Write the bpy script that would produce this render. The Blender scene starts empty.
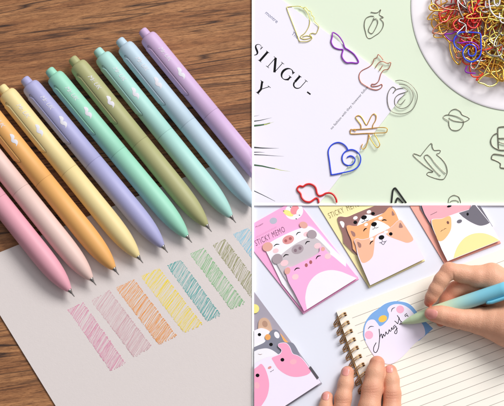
import bpy, bmesh, math, random
import numpy as np
from mathutils import Vector, Matrix
from mathutils.geometry import tessellate_polygon
from mathutils.bvhtree import BVHTree
R = math.radians
random.seed(7)
# ------------------------------------------------------------------ space
# plan units: x to the right, y downwards (1 unit = 1 mm of table), z up
S = 0.001
FX, FY, CH = 150.0, 640.0, 2500.0          # camera foot on the table and camera height, plan units
def W(x, y, z=0.0): return Vector(((x-252)*S, (203-y)*S, z*S))
def lift(x, y, z):                          # where a joint of height z stands on the table
    k = (CH-z)/CH
    return (FX+(x-FX)*k, FY+(y-FY)*k, z)
scene = bpy.context.scene
COL = scene.collection
# ------------------------------------------------------------------ materials
def srgb(r, g, b):
    f = lambda c: (c/255/12.92) if c/255 <= 0.04045 else ((c/255+0.055)/1.055)**2.4
    return (f(r), f(g), f(b), 1)
_m = {}
def mat(name, rgb, rough=0.55, metal=0.0, bump=0.0, bscale=900, var=0.0, vscale=60, sss=0.0, spec=0.5, coat=0.0, sheen=0.0):
    if name in _m: return _m[name]
    m = bpy.data.materials.new(name); m.use_nodes = True
    nt = m.node_tree; b = nt.nodes['Principled BSDF']
    c = srgb(*rgb)
    b.inputs['Base Color'].default_value = c
    b.inputs['Roughness'].default_value = rough
    b.inputs['Metallic'].default_value = metal
    b.inputs['Specular IOR Level'].default_value = spec
    b.inputs['Coat Weight'].default_value = coat
    b.inputs['Sheen Weight'].default_value = sheen
    if sss:
        b.inputs['Subsurface Weight'].default_value = sss
        b.inputs['Subsurface Radius'].default_value = (0.004, 0.0018, 0.001)
        b.inputs['Subsurface Scale'].default_value = 1.0
    g = nt.nodes.new('ShaderNodeNewGeometry')
    if var:
        n = nt.nodes.new('ShaderNodeTexNoise'); n.inputs['Scale'].default_value = vscale; n.inputs['Detail'].default_value = 4
        nt.links.new(g.outputs['Position'], n.inputs['Vector'])
        mx = nt.nodes.new('ShaderNodeMix'); mx.data_type = 'RGBA'
        mx.inputs['A'].default_value = tuple(min(1, v*(1-var)) for v in c[:3])+(1,)
        mx.inputs['B'].default_value = tuple(min(1, v*(1+var)) for v in c[:3])+(1,)
        nt.links.new(n.outputs['Fac'], mx.inputs['Factor'])
        nt.links.new(mx.outputs['Result'], b.inputs['Base Color'])
    if bump:
        n = nt.nodes.new('ShaderNodeTexNoise'); n.inputs['Scale'].default_value = bscale; n.inputs['Detail'].default_value = 3
        nt.links.new(g.outputs['Position'], n.inputs['Vector'])
        bp = nt.nodes.new('ShaderNodeBump'); bp.inputs['Strength'].default_value = bump; bp.inputs['Distance'].default_value = 0.0004
        nt.links.new(n.outputs['Fac'], bp.inputs['Height']); nt.links.new(bp.outputs['Normal'], b.inputs['Normal'])
    _m[name] = m
    return m
def card(name, rgb): return mat(name, rgb, rough=0.5, bump=0.12, bscale=1500, var=0.02, vscale=80, spec=0.35)
INK = mat('black ink', (16, 15, 18), rough=0.8, spec=0.15)
WHITE = card('white paper', (246, 243, 250))
def wire(name, rgb, metal=0.9, rough=0.25): return mat(name, rgb, rough=rough, metal=metal, spec=0.6)
GOLD = wire('gold wire', (232, 176, 78), 0.85); SILVER = wire('silver wire', (196, 192, 186), rough=0.25); STEEL = wire('dark steel wire', (150, 145, 132), rough=0.2)
ROSE = wire('copper wire', (200, 120, 100)); PALEGOLD = wire('pale gold wire', (236, 222, 120)); BLUEW = wire('blue enamel wire', (25, 70, 225), 0.0, 0.3)
REDW = wire('red enamel wire', (222, 20, 22), 0.0, 0.3); PURW = wire('purple enamel wire', (150, 25, 190), 0.0, 0.3); ORW = wire('orange enamel wire', (240, 70, 30), 0.0, 0.3)
BLACKW = wire('black wire', (26, 26, 26), 0.3, 0.3); WHITEW = wire('white enamel wire', (235, 230, 235), 0.0, 0.3)
# ------------------------------------------------------------------ curves and polygons in plan
def cr(P, n=6, closed=False):
    P = [tuple(p) for p in P]; out = []; N = len(P)
    segs = N if closed else N-1
    for i in range(segs):
        p0 = P[(i-1) % N] if closed or i > 0 else P[0]
        p1 = P[i]; p2 = P[(i+1) % N]
        p3 = P[(i+2) % N] if closed or i+2 < N else P[-1]
        for k in range(n):
            t = k/n
            out.append(tuple(0.5*((2*b)+(-a+c)*t+(2*a-5*b+4*c-d)*t*t+(-a+3*b-3*c+d)*t**3) for a, b, c, d in zip(p0, p1, p2, p3)))
    if not closed: out.append(P[-1])
    return out
def ell(cx, cy, rx, ry, a=0, n=28, t0=0, t1=360):
    a = R(a); o = []
    full = abs(t1-t0) >= 360
    for i in range(n if full else n+1):
        t = R(t0+(t1-t0)*i/n); u, v = rx*math.cos(t), ry*math.sin(t)
        o.append((cx+u*math.cos(a)-v*math.sin(a), cy+u*math.sin(a)+v*math.cos(a)))
    return o
def clip_poly(P, box):
    x0, y0, x1, y1 = box
    def cut(P, f, inter):
        o = []
        for i in range(len(P)):
            a, b = P[i-1], P[i]; fa, fb = f(a), f(b)
            if fa != fb: o.append(inter(a, b))
            if fb: o.append(b)
        return o
    def ix(v): return lambda a, b: (v, a[1]+(b[1]-a[1])*(v-a[0])/(b[0]-a[0]))
    def iy(v): return lambda a, b: (a[0]+(b[0]-a[0])*(v-a[1])/(b[1]-a[1]), v)
    for f, g in ((lambda p: p[0] >= x0, ix(x0)), (lambda p: p[0] <= x1, ix(x1)), (lambda p: p[1] >= y0, iy(y0)), (lambda p: p[1] <= y1, iy(y1))):
        if P: P = cut([p[:2] for p in P], f, g)
    return P
def inter_convex(P, C):                     # P cut by a convex polygon C
    area = sum(C[i-1][0]*C[i][1]-C[i][0]*C[i-1][1] for i in range(len(C)))
    sg = 1 if area > 0 else -1
    for i in range(len(C)):
        a, b = C[i-1], C[i]; o = []
        side = lambda p: sg*((b[0]-a[0])*(p[1]-a[1])-(b[1]-a[1])*(p[0]-a[0]))
        for j in range(len(P)):
            p, q = P[j-1], P[j]; sp, sq = side(p), side(q)
            if (sp >= 0) != (sq >= 0):
                t = sp/(sp-sq); o.append((p[0]+(q[0]-p[0])*t, p[1]+(q[1]-p[1])*t))
            if sq >= 0: o.append(q)
        P = o
        if not P: return []
    return P
PANEL_BR = (253.97, 205.9, 600, 520)
PANEL_TR = (253.97, -80, 600, 203.8)
PANEL_L = (-90, -80, 251.7, 480)
class MB:
    def __init__(s, lp=None, box=None):
        s.v = []; s.f = []; s.mi = []; s.ms = []; s.sm = []; s.lp = lp; s.box = box
    def m(s, mt):
        if mt not in s.ms: s.ms.append(mt)
        return s.ms.index(mt)
    def face(s, idx, mt, sm=False): s.f.append(idx); s.mi.append(s.m(mt)); s.sm.append(sm)
    def flat(s, P, z, mt, clip=True):
        if s.box and clip: P = clip_poly(P, s.box)
        if len(P) < 3: return
        tri = tessellate_polygon([[Vector((p[0], -p[1], 0)) for p in P]])
        b = len(s.v); s.v += [(p[0], p[1], z) for p in P]
        for t in tri:
            a, c, d = (P[k] for k in t)
            cr_ = (c[0]-a[0])*(-(d[1]-a[1]))-(-(c[1]-a[1]))*(d[0]-a[0])
            if abs(cr_) < 1e-9: continue
            s.face([b+k for k in (t if cr_ > 0 else t[::-1])], mt)
    def prism(s, P, z0, z1, mt, side=None, bev=0.0):
        if s.box: P = clip_poly(P, s.box)
        if len(P) < 3: return
        area = sum(P[i-1][0]*P[i][1]-P[i][0]*P[i-1][1] for i in range(len(P)))
        if area > 0: P = P[::-1]            # counter-clockwise seen from above (y down)
        s.flat(P, z1, mt, False)
        b = len(s.v); n = len(P)
        s.v += [(p[0], p[1], z0) for p in P]+[(p[0], p[1], z1) for p in P]
        for i in range(n):
            j = (i+1) % n
            s.face([b+i, b+j, b+n+j, b+n+i], side or mt)
        s.face([b+i for i in range(n)][::-1], side or mt)
    def ribbon(s, P, w, z, mt, clip=True):
        n = len(P)
        if n < 2: return
        ws = list(w) if hasattr(w, '__len__') else [w]*n
        if s.box and clip:
            x0, y0, x1, y1 = s.box
            ins = [x0 <= p[0] <= x1 and y0 <= p[1] <= y1 for p in P]
            if not any(ins): return
            if not all(ins):                # cut each piece of the stroke at the panel's edge
                L_ = []; R_ = []
                for i in range(n):
                    a = P[max(0, i-1)]; c = P[min(n-1, i+1)]
                    dx, dy = c[0]-a[0], c[1]-a[1]; L = math.hypot(dx, dy) or 1
                    L_.append((P[i][0]-dy/L*ws[i]/2, P[i][1]+dx/L*ws[i]/2)); R_.append((P[i][0]+dy/L*ws[i]/2, P[i][1]-dx/L*ws[i]/2))
                for i in range(n-1):
                    q = clip_poly([L_[i], L_[i+1], R_[i+1], R_[i]], s.box)
                    if len(q) >= 3: s.flat(q, z, mt, False)
                return
        b = len(s.v)
        for i in range(n):
            a = P[max(0, i-1)]; c = P[min(n-1, i+1)]
            dx, dy = c[0]-a[0], c[1]-a[1]; L = math.hypot(dx, dy) or 1
            nx, ny = -dy/L*ws[i]/2, dx/L*ws[i]/2
            s.v += [(P[i][0]+nx, P[i][1]+ny, z), (P[i][0]-nx, P[i][1]-ny, z)]
        for i in range(n-1): s.face([b+2*i, b+2*i+2, b+2*i+3, b+2*i+1][::1], mt)
    def tube(s, P, r, mt, closed=False, n=8):
        P = [Vector(p) for p in P]; Q = [P[0]]
        for p in P[1:]:
            if (p-Q[-1]).length > 1e-3: Q.append(p)
        if closed and (Q[0]-Q[-1]).length < 1e-3: Q.pop()
        P = Q; N = len(P)
        if N < 2: return
        b = len(s.v); nrm = None
        for i in range(N):
            a = P[i-1] if closed or i > 0 else P[0]; c = P[(i+1) % N] if closed or i < N-1 else P[-1]
            t = (c-a)
            if t.length < 1e-6: t = Vector((1, 0, 0))
            t.normalize()
            up = Vector((0, 0, 1)) if abs(t.z) < 0.9 else Vector((1, 0, 0))
            if nrm is None: nrm = (up-t*up.dot(t)).normalized()
            else:
                q = nrm-t*nrm.dot(t)
                nrm = q.normalized() if q.length > 1e-4 else (up-t*up.dot(t)).normalized()
            bn = t.cross(nrm)
            rr = r[i] if hasattr(r, '__len__') else r
            for k in range(n):
                an = 2*math.pi*k/n
                s.v.append(tuple(P[i]+nrm*(rr*math.cos(an))+bn*(rr*math.sin(an))))
        for i in range(N if closed else N-1):
            j = (i+1) % N
            for k in range(n):
                l = (k+1) % n
                s.face([b+i*n+k, b+j*n+k, b+j*n+l, b+i*n+l], mt, True)
        if not closed:
            s.face([b+k for k in range(n)], mt); s.face([b+(N-1)*n+k for k in range(n)][::-1], mt)
    def lathe(s, prof, T, mt, n=40, fn=None):     # prof: (t, r) along the local x axis; T maps local to plan
        b = len(s.v)
        for (t, r) in prof:
            for k in range(n):
                an = 2*math.pi*k/n
                s.v.append(tuple(T @ Vector((t, r*math.cos(an), r*math.sin(an)))))
        for i in range(len(prof)-1):
            for k in range(n):
                l = (k+1) % n
                s.face([b+i*n+k, b+(i+1)*n+k, b+(i+1)*n+l, b+i*n+l], mt, True)
        s.face([b+k for k in range(n)], mt); s.face([b+(len(prof)-1)*n+k for k in range(n)][::-1], mt)
    def build(s, name, parent=None, origin=None, cuts=()):
        if origin is None:
            origin = parent['_o'] if parent is not None else tuple(sum(v[k] for v in s.v)/len(s.v) for k in (0, 1))+(min(v[2] for v in s.v),)
        ox, oy, oz = origin
        me = bpy.data.meshes.new(name)
        flip = True
        me.from_pydata([((x-ox)*S, -(y-oy)*S, (z-oz)*S) for x, y, z in s.v], [], s.f)
        for m_ in s.ms: me.materials.append(m_)
        for p, i, q in zip(me.polygons, s.mi, s.sm): p.material_index = i; p.use_smooth = q
        bm = bmesh.new(); bm.from_mesh(me)
        for ax, val, keep in cuts:
            co = Vector(((val-ox)*S, 0, 0)) if ax == 'x' else Vector((0, -(val-oy)*S, 0))
            no = Vector((1, 0, 0)) if ax == 'x' else Vector((0, -1, 0))
            if keep == '>': no = -no
            g = bm.verts[:]+bm.edges[:]+bm.faces[:]
            r = bmesh.ops.bisect_plane(bm, geom=g, plane_co=co, plane_no=no, clear_outer=True)
            ed = [e for e in r['geom_cut'] if isinstance(e, bmesh.types.BMEdge)]
            if ed:
                try: bmesh.ops.holes_fill(bm, edges=ed, sides=0)
                except Exception: pass
        bmesh.ops.recalc_face_normals(bm, faces=[f for f in bm.faces if not s.open_(f)]) if getattr(s, 'recalc', False) else None
        bm.to_mesh(me); bm.free()
        o = bpy.data.objects.new(name, me); COL.objects.link(o)
        if parent is not None:
            o.parent = parent; po = parent['_o']
            o.location = Vector(((ox-po[0])*S, -(oy-po[1])*S, (oz-po[2])*S))
        else: o.location = W(ox, oy, oz)
        o['_o'] = (ox, oy, oz)
        return o
    def open_(s, f): return False
def tag(o, label=None, cat=None, group=None, kind=None):
    for k, v in (('label', label), ('category', cat), ('group', group), ('kind', kind)):
        if v: o[k] = v
    return o
def thing(name, o, label, cat, group=None):
    e = bpy.data.objects.new(name, None); COL.objects.link(e); e.empty_display_size = 0.005
    e.location = W(*o); e['_o'] = tuple(float(v) for v in o)
    return tag(e, label, cat, group)
# ------------------------------------------------------------------ table tops
def slab(name, x0, y0, x1, y1, z0, z1, m):
    b = MB(); b.prism([(x0, y0), (x1, y0), (x1, y1), (x0, y1)], z0, z1, m)
    return tag(b.build(name), kind='structure')
def wood_mat():
    m = bpy.data.materials.new('walnut wood'); m.use_nodes = True; nt = m.node_tree; N = nt.nodes; L = nt.links
    b = N['Principled BSDF']; b.inputs['Roughness'].default_value = 0.5; b.inputs['Specular IOR Level'].default_value = 0.35
    g = N.new('ShaderNodeNewGeometry')
    rot = N.new('ShaderNodeMapping'); rot.inputs['Rotation'].default_value = (0, 0, R(-8)); L.new(g.outputs['Position'], rot.inputs['Vector'])
    def noise(sx, sy, det, dist=0.0, rough=0.55):
        mp = N.new('ShaderNodeMapping'); mp.inputs['Scale'].default_value = (sx, sy, 30); L.new(rot.outputs['Vector'], mp.inputs['Vector'])
        n = N.new('ShaderNodeTexNoise'); n.inputs['Scale'].default_value = 1; n.inputs['Detail'].default_value = det; n.inputs['Distortion'].default_value = dist; n.inputs['Roughness'].default_value = rough
        L.new(mp.outputs['Vector'], n.inputs['Vector']); return n.outputs['Fac']
    def ramp(f, st):
        r = N.new('ShaderNodeValToRGB'); e = r.color_ramp.elements
        e[0].position, e[0].color = st[0]; e[1].position, e[1].color = st[-1]
        for p, c in st[1:-1]:
            k = e.new(p); k.color = c
        L.new(f, r.inputs['Fac']); return r.outputs['Color']
    def mix(a, c, f, mode='MIX'):
        x = N.new('ShaderNodeMix'); x.data_type = 'RGBA'; x.blend_type = mode
        for s_, v in (('A', a), ('B', c), ('Factor', f)):
            if hasattr(v, 'is_linked'): L.new(v, x.inputs[s_])
            else: x.inputs[s_].default_value = v
        return x.outputs['Result']
    big = ramp(noise(2.6, 60, 4, 0.25), [(0.28, srgb(100, 62, 38)), (0.44, srgb(154, 103, 64)), (0.58, srgb(178, 126, 82)), (0.72, srgb(132, 85, 52))])
    fine = ramp(noise(38, 420, 5, 0.2, 0.75), [(0.3, (0.42, 0.36, 0.32, 1)), (0.5, (0.86, 0.84, 0.82, 1)), (0.7, (1.2, 1.2, 1.18, 1))])
    c = mix(big, fine, 0.95, 'MULTIPLY')
    pore = ramp(noise(160, 1300, 3, 0.0, 0.7), [(0.36, (0.55, 0.48, 0.42, 1)), (0.5, (1, 1, 1, 1)), (0.72, (1.15, 1.15, 1.15, 1))])
    c = mix(c, pore, 0.85, 'MULTIPLY')
    wv = noise(1.5, 34, 3, 0.35, 0.5)
    # long dark grain lines: thin bands where a stretched noise crosses fixed levels
    for lv, wd, dk in ((0.47, 0.013, 1.0), (0.56, 0.010, 0.9), (0.39, 0.010, 0.85), (0.515, 0.006, 0.7), (0.63, 0.008, 0.7), (0.43, 0.004, 0.6)):
        s1 = N.new('ShaderNodeMath'); s1.operation = 'SUBTRACT'; L.new(wv, s1.inputs[0]); s1.inputs[1].default_value = lv
        s2 = N.new('ShaderNodeMath'); s2.operation = 'ABSOLUTE'; L.new(s1.outputs[0], s2.inputs[0])
        s3 = N.new('ShaderNodeMapRange'); L.new(s2.outputs[0], s3.inputs['Value']); s3.inputs['From Min'].default_value = 0; s3.inputs['From Max'].default_value = wd
        s3.inputs['To Min'].default_value = dk; s3.inputs['To Max'].default_value = 0
        br = N.new('ShaderNodeMath'); br.operation = 'MULTIPLY'; L.new(s3.outputs['Result'], br.inputs[0]); L.new(noise(14, 25, 2), br.inputs[1])
        b2 = N.new('ShaderNodeMath'); b2.operation = 'MULTIPLY'; b2.use_clamp = True; L.new(br.outputs[0], b2.inputs[0]); b2.inputs[1].default_value = 2.0
        c = mix(c, srgb(52, 30, 20), b2.outputs[0])
    L.new(c, b.inputs['Base Color'])
    bp = N.new('ShaderNodeBump'); bp.inputs['Strength'].default_value = 0.5; bp.inputs['Distance'].default_value = 0.0006
    L.new(noise(60, 700, 4, 0.0, 0.7), bp.inputs['Height']); L.new(bp.outputs['Normal'], b.inputs['Normal'])
    return m
slab('table', -400, -300, 900, 720, -12, -0.25, mat('white lacquer', (255, 255, 255), rough=0.6))
slab('wooden_tabletop', -90, -80, 251.7, 480, -0.24, 0, wood_mat())
slab('green_tabletop', 254, -80, 600, 203.8, -0.24, 0, mat('pale green board', (219, 231, 208), rough=0.6, bump=0.08, bscale=500, var=0.02, vscale=9))
slab('lilac_tabletop', 254, 205.9, 600, 480, -0.24, 0, mat('pale lilac board', (230, 232, 245), rough=0.6, bump=0.06, bscale=500, var=0.02, vscale=9))
DIV = mat('white lacquer', (255, 255, 255))
slab('divider_strip', 251.75, -80, 253.95, 480, -0.2, 2.25, DIV)
slab('divider_strip', 253.95, 203.85, 600, 205.85, -0.2, 2.25, DIV)
# ------------------------------------------------------------------ left: sheet of paper with ink swatches
PAPER = mat('drawing paper', (219, 210, 208), rough=0.85, bump=0.2, bscale=900, var=0.025, vscale=350, spec=0.2)
sheet_poly = [(-30.7, 265), (249.8-0, 150.9), (251.72, 150.1), (251.72, 480), (101.0, 480)]
pb = MB(box=PANEL_L); pb.prism(sheet_poly, 0.0, 1.6, PAPER)
paper = pb.build('paper_sheet', origin=(150, 300, 0)); tag(paper, 'grey white drawing paper on the wood with coloured ink swatches under the pens', 'paper')
swatches = [
 ('pink', (220, 120, 158), [(68, 309.8), (82.6, 302.6), (127.8, 360.6), (110.8, 370.6)]),
 ('dusty rose', (206, 146, 156), [(91.3, 300.9), (108.9, 290.5), (150, 348), (134.2, 357.2)]),
 ('orange', (240, 124, 6), [(116, 288), (133.7, 279.7), (175.8, 336), (158.8, 344.4)]),
 ('yellow', (250, 214, 0), [(140.9, 276.7), (158.5, 268.3), (201.3, 325.7), (184.5, 332.7)]),
 ('teal', (20, 146, 142), [(167, 265.8), (180.5, 260), (222.5, 313.5), (207.1, 321)]),
 ('green', (96, 176, 96), [(189.8, 254), (203.5, 248.3), (246, 301.3), (231, 309)]),
 ('olive', (126, 124, 62), [(212.3, 245.3), (224.9, 239.4), (267, 291.5), (252, 298.5)]),
 ('light blue', (112, 190, 222), [(233.3, 234.4), (248, 228.2), (290, 281), (275, 288.5)])]
def hatch(name, rgb, Q, rnd):
    mt = mat(name+' ink', tuple(int(c*0.56+218*0.44) for c in rgb), rough=0.8)
    mt2 = mat(name+' heavy ink', tuple(int(c*0.78+212*0.22) for c in rgb), rough=0.8)
    b = MB(box=PANEL_L); TL, TR_, BR_, BL = Q
    ax = Vector((BL[0]-TL[0], BL[1]-TL[1])); L = ax.length; ax /= L
    cr_ = Vector((TR_[0]-TL[0], TR_[1]-TL[1])); Wd = cr_.length; cr_ /= Wd
    z = 1.62; t = -Wd*0.0; slope = 9.5       # strokes lean: they start this much lower on the left edge
    pt = lambda u, v: (TL[0]+ax.x*v+cr_.x*u, TL[1]+ax.y*v+cr_.y*u)
    v = 0.0; flip = 1
    while v < L+slope:
        lean = slope+rnd.uniform(-1.8, 1.8)
        a_u, a_v = rnd.uniform(-0.5, 0.5), v; c_u, c_v = Wd+rnd.uniform(-0.5, 0.5), v-lean
        if c_v < 0:  k = (a_v-0)/(a_v-c_v); c_u = a_u+(c_u-a_u)*k; c_v = rnd.uniform(-0.3, 0.3)
        if a_v > L:  k = (a_v-L)/(a_v-c_v); a_u = a_u+(c_u-a_u)*k; a_v = L+rnd.uniform(-0.3, 0.3)
        if c_u-a_u > 0.6 and c_v < L:
            n = 7; bow = rnd.uniform(-0.5, 0.5); P = []
            for i in range(n):
                s_ = i/(n-1); P.append(pt(a_u+(c_u-a_u)*s_, a_v+(c_v-a_v)*s_+bow*math.sin(math.pi*s_)))
            w = rnd.uniform(0.2, 0.34); heavy = rnd.random() < 0.12
            if heavy: w *= 1.7
            b.ribbon(P, w, z, mt2 if heavy else mt); z += 0.0009
            if rnd.random() < 0.75:         # the pen turns round at the edge
                b.ribbon([P[-1], pt(c_u+0.15, c_v+0.35), pt(c_u-0.2, c_v+0.8)], w*1.3, z, mt2); z += 0.0009
            if rnd.random() < 0.6:
                b.ribbon([P[0], pt(a_u-0.15, a_v+0.35), pt(a_u+0.2, a_v+0.8)], w*1.3, z, mt2); z += 0.0009
        v += rnd.choice((0.38, 0.46, 0.55, 0.7, 0.85))
        if rnd.random() < 0.04: v += 0.9
    o = b.build('ink_swatch', paper); o['label'] = 'hatched %s ink swatch' % name
for i, (n_, c_, q_) in enumerate(swatches): hatch(n_, c_, q_, random.Random(20+i))
# ------------------------------------------------------------------ text helper
def text_polys(s, size=1.0, shear=0.0, space=1.0):
    cu = bpy.data.curves.new('t', 'FONT'); cu.body = s; cu.size = size; cu.shear = shear; cu.space_character = space; cu.resolution_u = 3
    ob = bpy.data.objects.new('t', cu); COL.objects.link(ob); bpy.context.view_layer.update()
    me = bpy.data.meshes.new_from_object(ob.evaluated_get(bpy.context.evaluated_depsgraph_get()))
    V = [(v.co.x, v.co.y) for v in me.vertices]; F = [list(p.vertices) for p in me.polygons]
    bpy.data.objects.remove(ob); bpy.data.curves.remove(cu); bpy.data.meshes.remove(me)
    return V, F
def put_text(b, s, fn, mt, size=1.0, shear=0.0, space=1.0):
    V, F = text_polys(s, size, shear, space)
    P = [fn(x, y) for x, y in V]; keep = [True]*len(P)
    if b.box: keep = [b.box[0] <= p[0] <= b.box[2] and b.box[1] <= p[1] <= b.box[3] for p in P]
    k0 = len(b.v); b.v += P
    for f in F:
        if all(keep[i] for i in f): b.face([k0+i for i in f], mt)
        elif any(keep[i] for i in f):
            q = clip_poly([P[i][:2] for i in f], b.box)
            if len(q) >= 3: b.flat(q, P[f[0]][2], mt, False)
def plane_text(O, d, u, z):
    return lambda x, y: (O[0]+d[0]*x+u[0]*y, O[1]+d[1]*x+u[1]*y, z)
# ------------------------------------------------------------------ pens
METAL = mat('nib metal', (176, 172, 168), rough=0.28, metal=1.0)
PRINT = mat('white print', (214, 212, 220), rough=0.7)
SEAM = mat('seam shadow plastic', (90, 84, 80), rough=0.7)
def pen_plastic(name, rgb):
    return mat('soft touch %s plastic' % name, rgb, rough=0.5, spec=0.4, bump=0.05, bscale=3000, sheen=0.05)
def make_pen(cname, rgb, B, N, r, label, edge_cut=True):
    g_ = sum(rgb)/3; rgb = tuple(int((c*0.84+g_*0.16)*0.96) for c in rgb)
    r *= 1.045
    mt = pen_plastic(cname, rgb)
    zc = r+0.9
    B = lift(B[0], B[1], zc); N = lift(N[0], N[1], zc)
    d = Vector((N[0]-B[0], N[1]-B[1], -1.5)); L = d.length; d.normalize()
    side = Vector((0, 0, 1)).cross(d).normalized()           # in plan coordinates (y down)
    up = d.cross(side).normalized()
    if up.z < 0: side, up = -side, -up
    # local x along the pen, y towards the lower left flank, z up
    left = Vector((-d.y, d.x, 0)).normalized()
    if left.y < 0: left = -left
    T = Matrix.Translation(Vector((B[0], B[1], zc+1.0))) @ Matrix((d.to_tuple(), left.to_tuple(), (0, 0, 1))).transposed().to_4x4()
    C = T @ Vector((L*0.5, 0, 0))
    e = thing('ballpoint_pen', (C.x, C.y, 0), label, 'pen', 'pastel pens laid side by side')
    cuts = [('x', 251.3, '<')] if edge_cut else []
    k = r/9.2
    bend = L-8.0
    sm = 100.0+4
    prof = [(3.6, r*0.60), (4.2, r*0.78), (5.4, r*0.89), (7.6, r*0.955), (12, r*0.985), (60, r), (sm-0.35, r*1.01), (sm, r*0.985), (sm+0.35, r*1.01)]
    for s_, q in ((60, 1.03), (50, 1.035), (42, 1.03), (36, 1.01), (31, 0.985), (26, 0.945), (21, 0.885), (16.5, 0.81), (12.5, 0.725), (9, 0.63), (6, 0.53), (3.5, 0.43), (1.5, 0.34), (0.4, 0.29), (0, 0.25)):
        prof.append((bend-s_, r*q))
    # fine resampling of the ogive
    b = MB(); b.lathe(prof, T, mt, 48); b.build('barrel', e, cuts=cuts)
    b = MB(); b.tube([tuple(T @ Vector((sm, (r*1.005)*math.cos(i*math.pi/24), (r*1.005)*math.sin(i*math.pi/24)))) for i in range(48)], 0.16, mat('seam %s' % cname, tuple(int(c*0.84) for c in rgb), rough=0.6), True, 6)
    b.build('seam', e, cuts=cuts)
    b = MB(); b.lathe([(-4.6, r*0.2), (-4.3, r*0.38), (-3.4, r*0.48), (-2, r*0.51), (2, r*0.53), (5, r*0.55)], T, mt, 32)
    b.build('push_button', e, cuts=cuts)
    if bend < 1e9:
        b = MB(); b.lathe([(bend-1, 2.1*k), (bend+1.0, 2.05*k), (bend+1.4, 1.7*k), (bend+3.6, 1.15*k), (bend+4.0, 0.75*k), (bend+7.6, 0.5*k), (bend+8.4, 0.2*k)], T, METAL, 20)
        if (T @ Vector((bend-2, 0, 0))).x < 249: b.build('metal_tip', e, cuts=cuts)
    # clip: a raised shell along the lower left flank
    b = MB(); t0, t1 = 13.0, 76.0; a0, a1 = R(38), R(88); nt_, na = 34, 14
    def P(t, a, rr): return tuple(T @ Vector((t, rr*math.sin(a), rr*math.cos(a))))
    base = len(b.v); grid = {}
    for i in range(nt_+1):
        s_ = i/nt_; t = t0+(t1-t0)*s_
        for j in range(na+1):
            q = j/na
            lim0 = a0+(0.20 if s_ < 0.03 else 0.08 if s_ < 0.06 else 0)
            tt = t-(q*6.0 if s_ > 0.9 else 0)*(s_-0.9)*10
            a = lim0+(a1-lim0)*q
            edge = min(q, 1-q)*na
            h = 0.75*k*min(1, edge/1.0)**0.5*min(1, (s_*nt_)/1.0, (1-s_)*nt_/1.0)**0.5 if edge < 1 or s_*nt_ < 1 or (1-s_)*nt_ < 1 else 0.75*k
            grid[i, j] = len(b.v); b.v.append(P(tt, a, r*1.0-0.3+h+0.15))
    for i in range(nt_):
        for j in range(na): b.face([grid[i, j], grid[i, j+1], grid[i+1, j+1], grid[i+1, j]][::-1], mt, True)
    # shade of the gap round the clip, painted as a thin dark line
    b.build('clip', e, cuts=cuts)
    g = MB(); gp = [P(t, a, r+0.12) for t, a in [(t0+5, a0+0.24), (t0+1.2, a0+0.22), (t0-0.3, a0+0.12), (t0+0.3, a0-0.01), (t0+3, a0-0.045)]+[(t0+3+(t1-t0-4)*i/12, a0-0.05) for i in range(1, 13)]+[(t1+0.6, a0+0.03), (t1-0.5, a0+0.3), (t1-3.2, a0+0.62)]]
    g.tube(gp, 0.15, mat('groove %s' % cname, tuple(int(c*0.5) for c in rgb), rough=0.8), n=6); g.build('clip_gap_shade', e, cuts=cuts)
    # print
    b = MB()
    # script and emblem are wrapped round the barrel
    fn = lambda x, y: P(21.5+x, -(y-0.8)/r-0.02, r*1.0+0.1)
    put_text(b, 'Mr. UK', fn, PRINT, size=6.2, shear=0.4, space=0.88)
    mous = [(0, -0.6), (1.2, -2.2), (3.2, -2.9), (5.0, -2.1), (6.2, -0.6), (7.4, -1.9), (9.6, -2.2), (11.6, -0.8), (12.8, 1.8), (11.4, 0.8), (9.8, 0.9), (8.0, 2.0), (6.2, 2.3), (5.0, 1.7), (3.6, 0.6), (1.8, 0.1)]
    m2 = cr(mous, 4, True)
    tri = tessellate_polygon([[Vector((p[0], p[1], 0)) for p in m2]])
    k0 = len(b.v)
    for x, y in m2: b.v.append(P(48.5+x*1.05, -(-y*1.15+1.2)/r, r+0.13))
    for t in tri: b.face([k0+q for q in t], PRINT)
    b.build('print', e, cuts=cuts)
    return e
AX = (140.9, 170.4)
pens = [
 ('pink', (238, 160, 178), (-67, 119), (74.3, 296.4), 9.9, 'pink ballpoint pen, outermost on the lower left, beside the light peach pen'),
 ('peach', (236, 198, 188), (-44.5, 109), (96, 285), 9.75, 'pale peach ballpoint pen between the pink and the orange pens'),
 ('orange', (248, 176, 90), (-21.5, 99.5), (118.8, 274.7), 9.7, 'orange ballpoint pen between the pale peach and the pale yellow pens'),
 ('yellow', (244, 220, 148), (3.6, 90.0), (142.9, 262.8), 9.5, 'pale yellow ballpoint pen between the orange and the lavender pens'),
 ('lavender', (170, 168, 220), (26.8, 82), (167.7, 252.4), 9.35, 'lavender blue ballpoint pen between the yellow and the mint pens'),
 ('mint', (148, 222, 192), (51.5, 72.9), (191.8, 242.4), 9.3, 'mint green ballpoint pen between the lavender and the olive pens'),
 ('olive', (178, 178, 118), (74.5, 61.5), (211.5, 231.5), 9.2, 'olive green ballpoint pen between the mint and the aqua pens'),
 ('aqua', (166, 222, 212), (99.4, 53.1), (235.8, 222.6), 9.1, 'pale aqua ballpoint pen between the olive and the light blue pens'),
 ('sky', (184, 210, 228), (121.7, 43), (260, 213), 9.0, 'light blue ballpoint pen between the aqua and the purple pens'),
 ('purple', (206, 170, 216), (144.6, 33.4), (282, 201), 8.9, 'purple ballpoint pen, last of the row on the upper right')]
for p_ in pens: make_pen(*p_)
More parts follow.
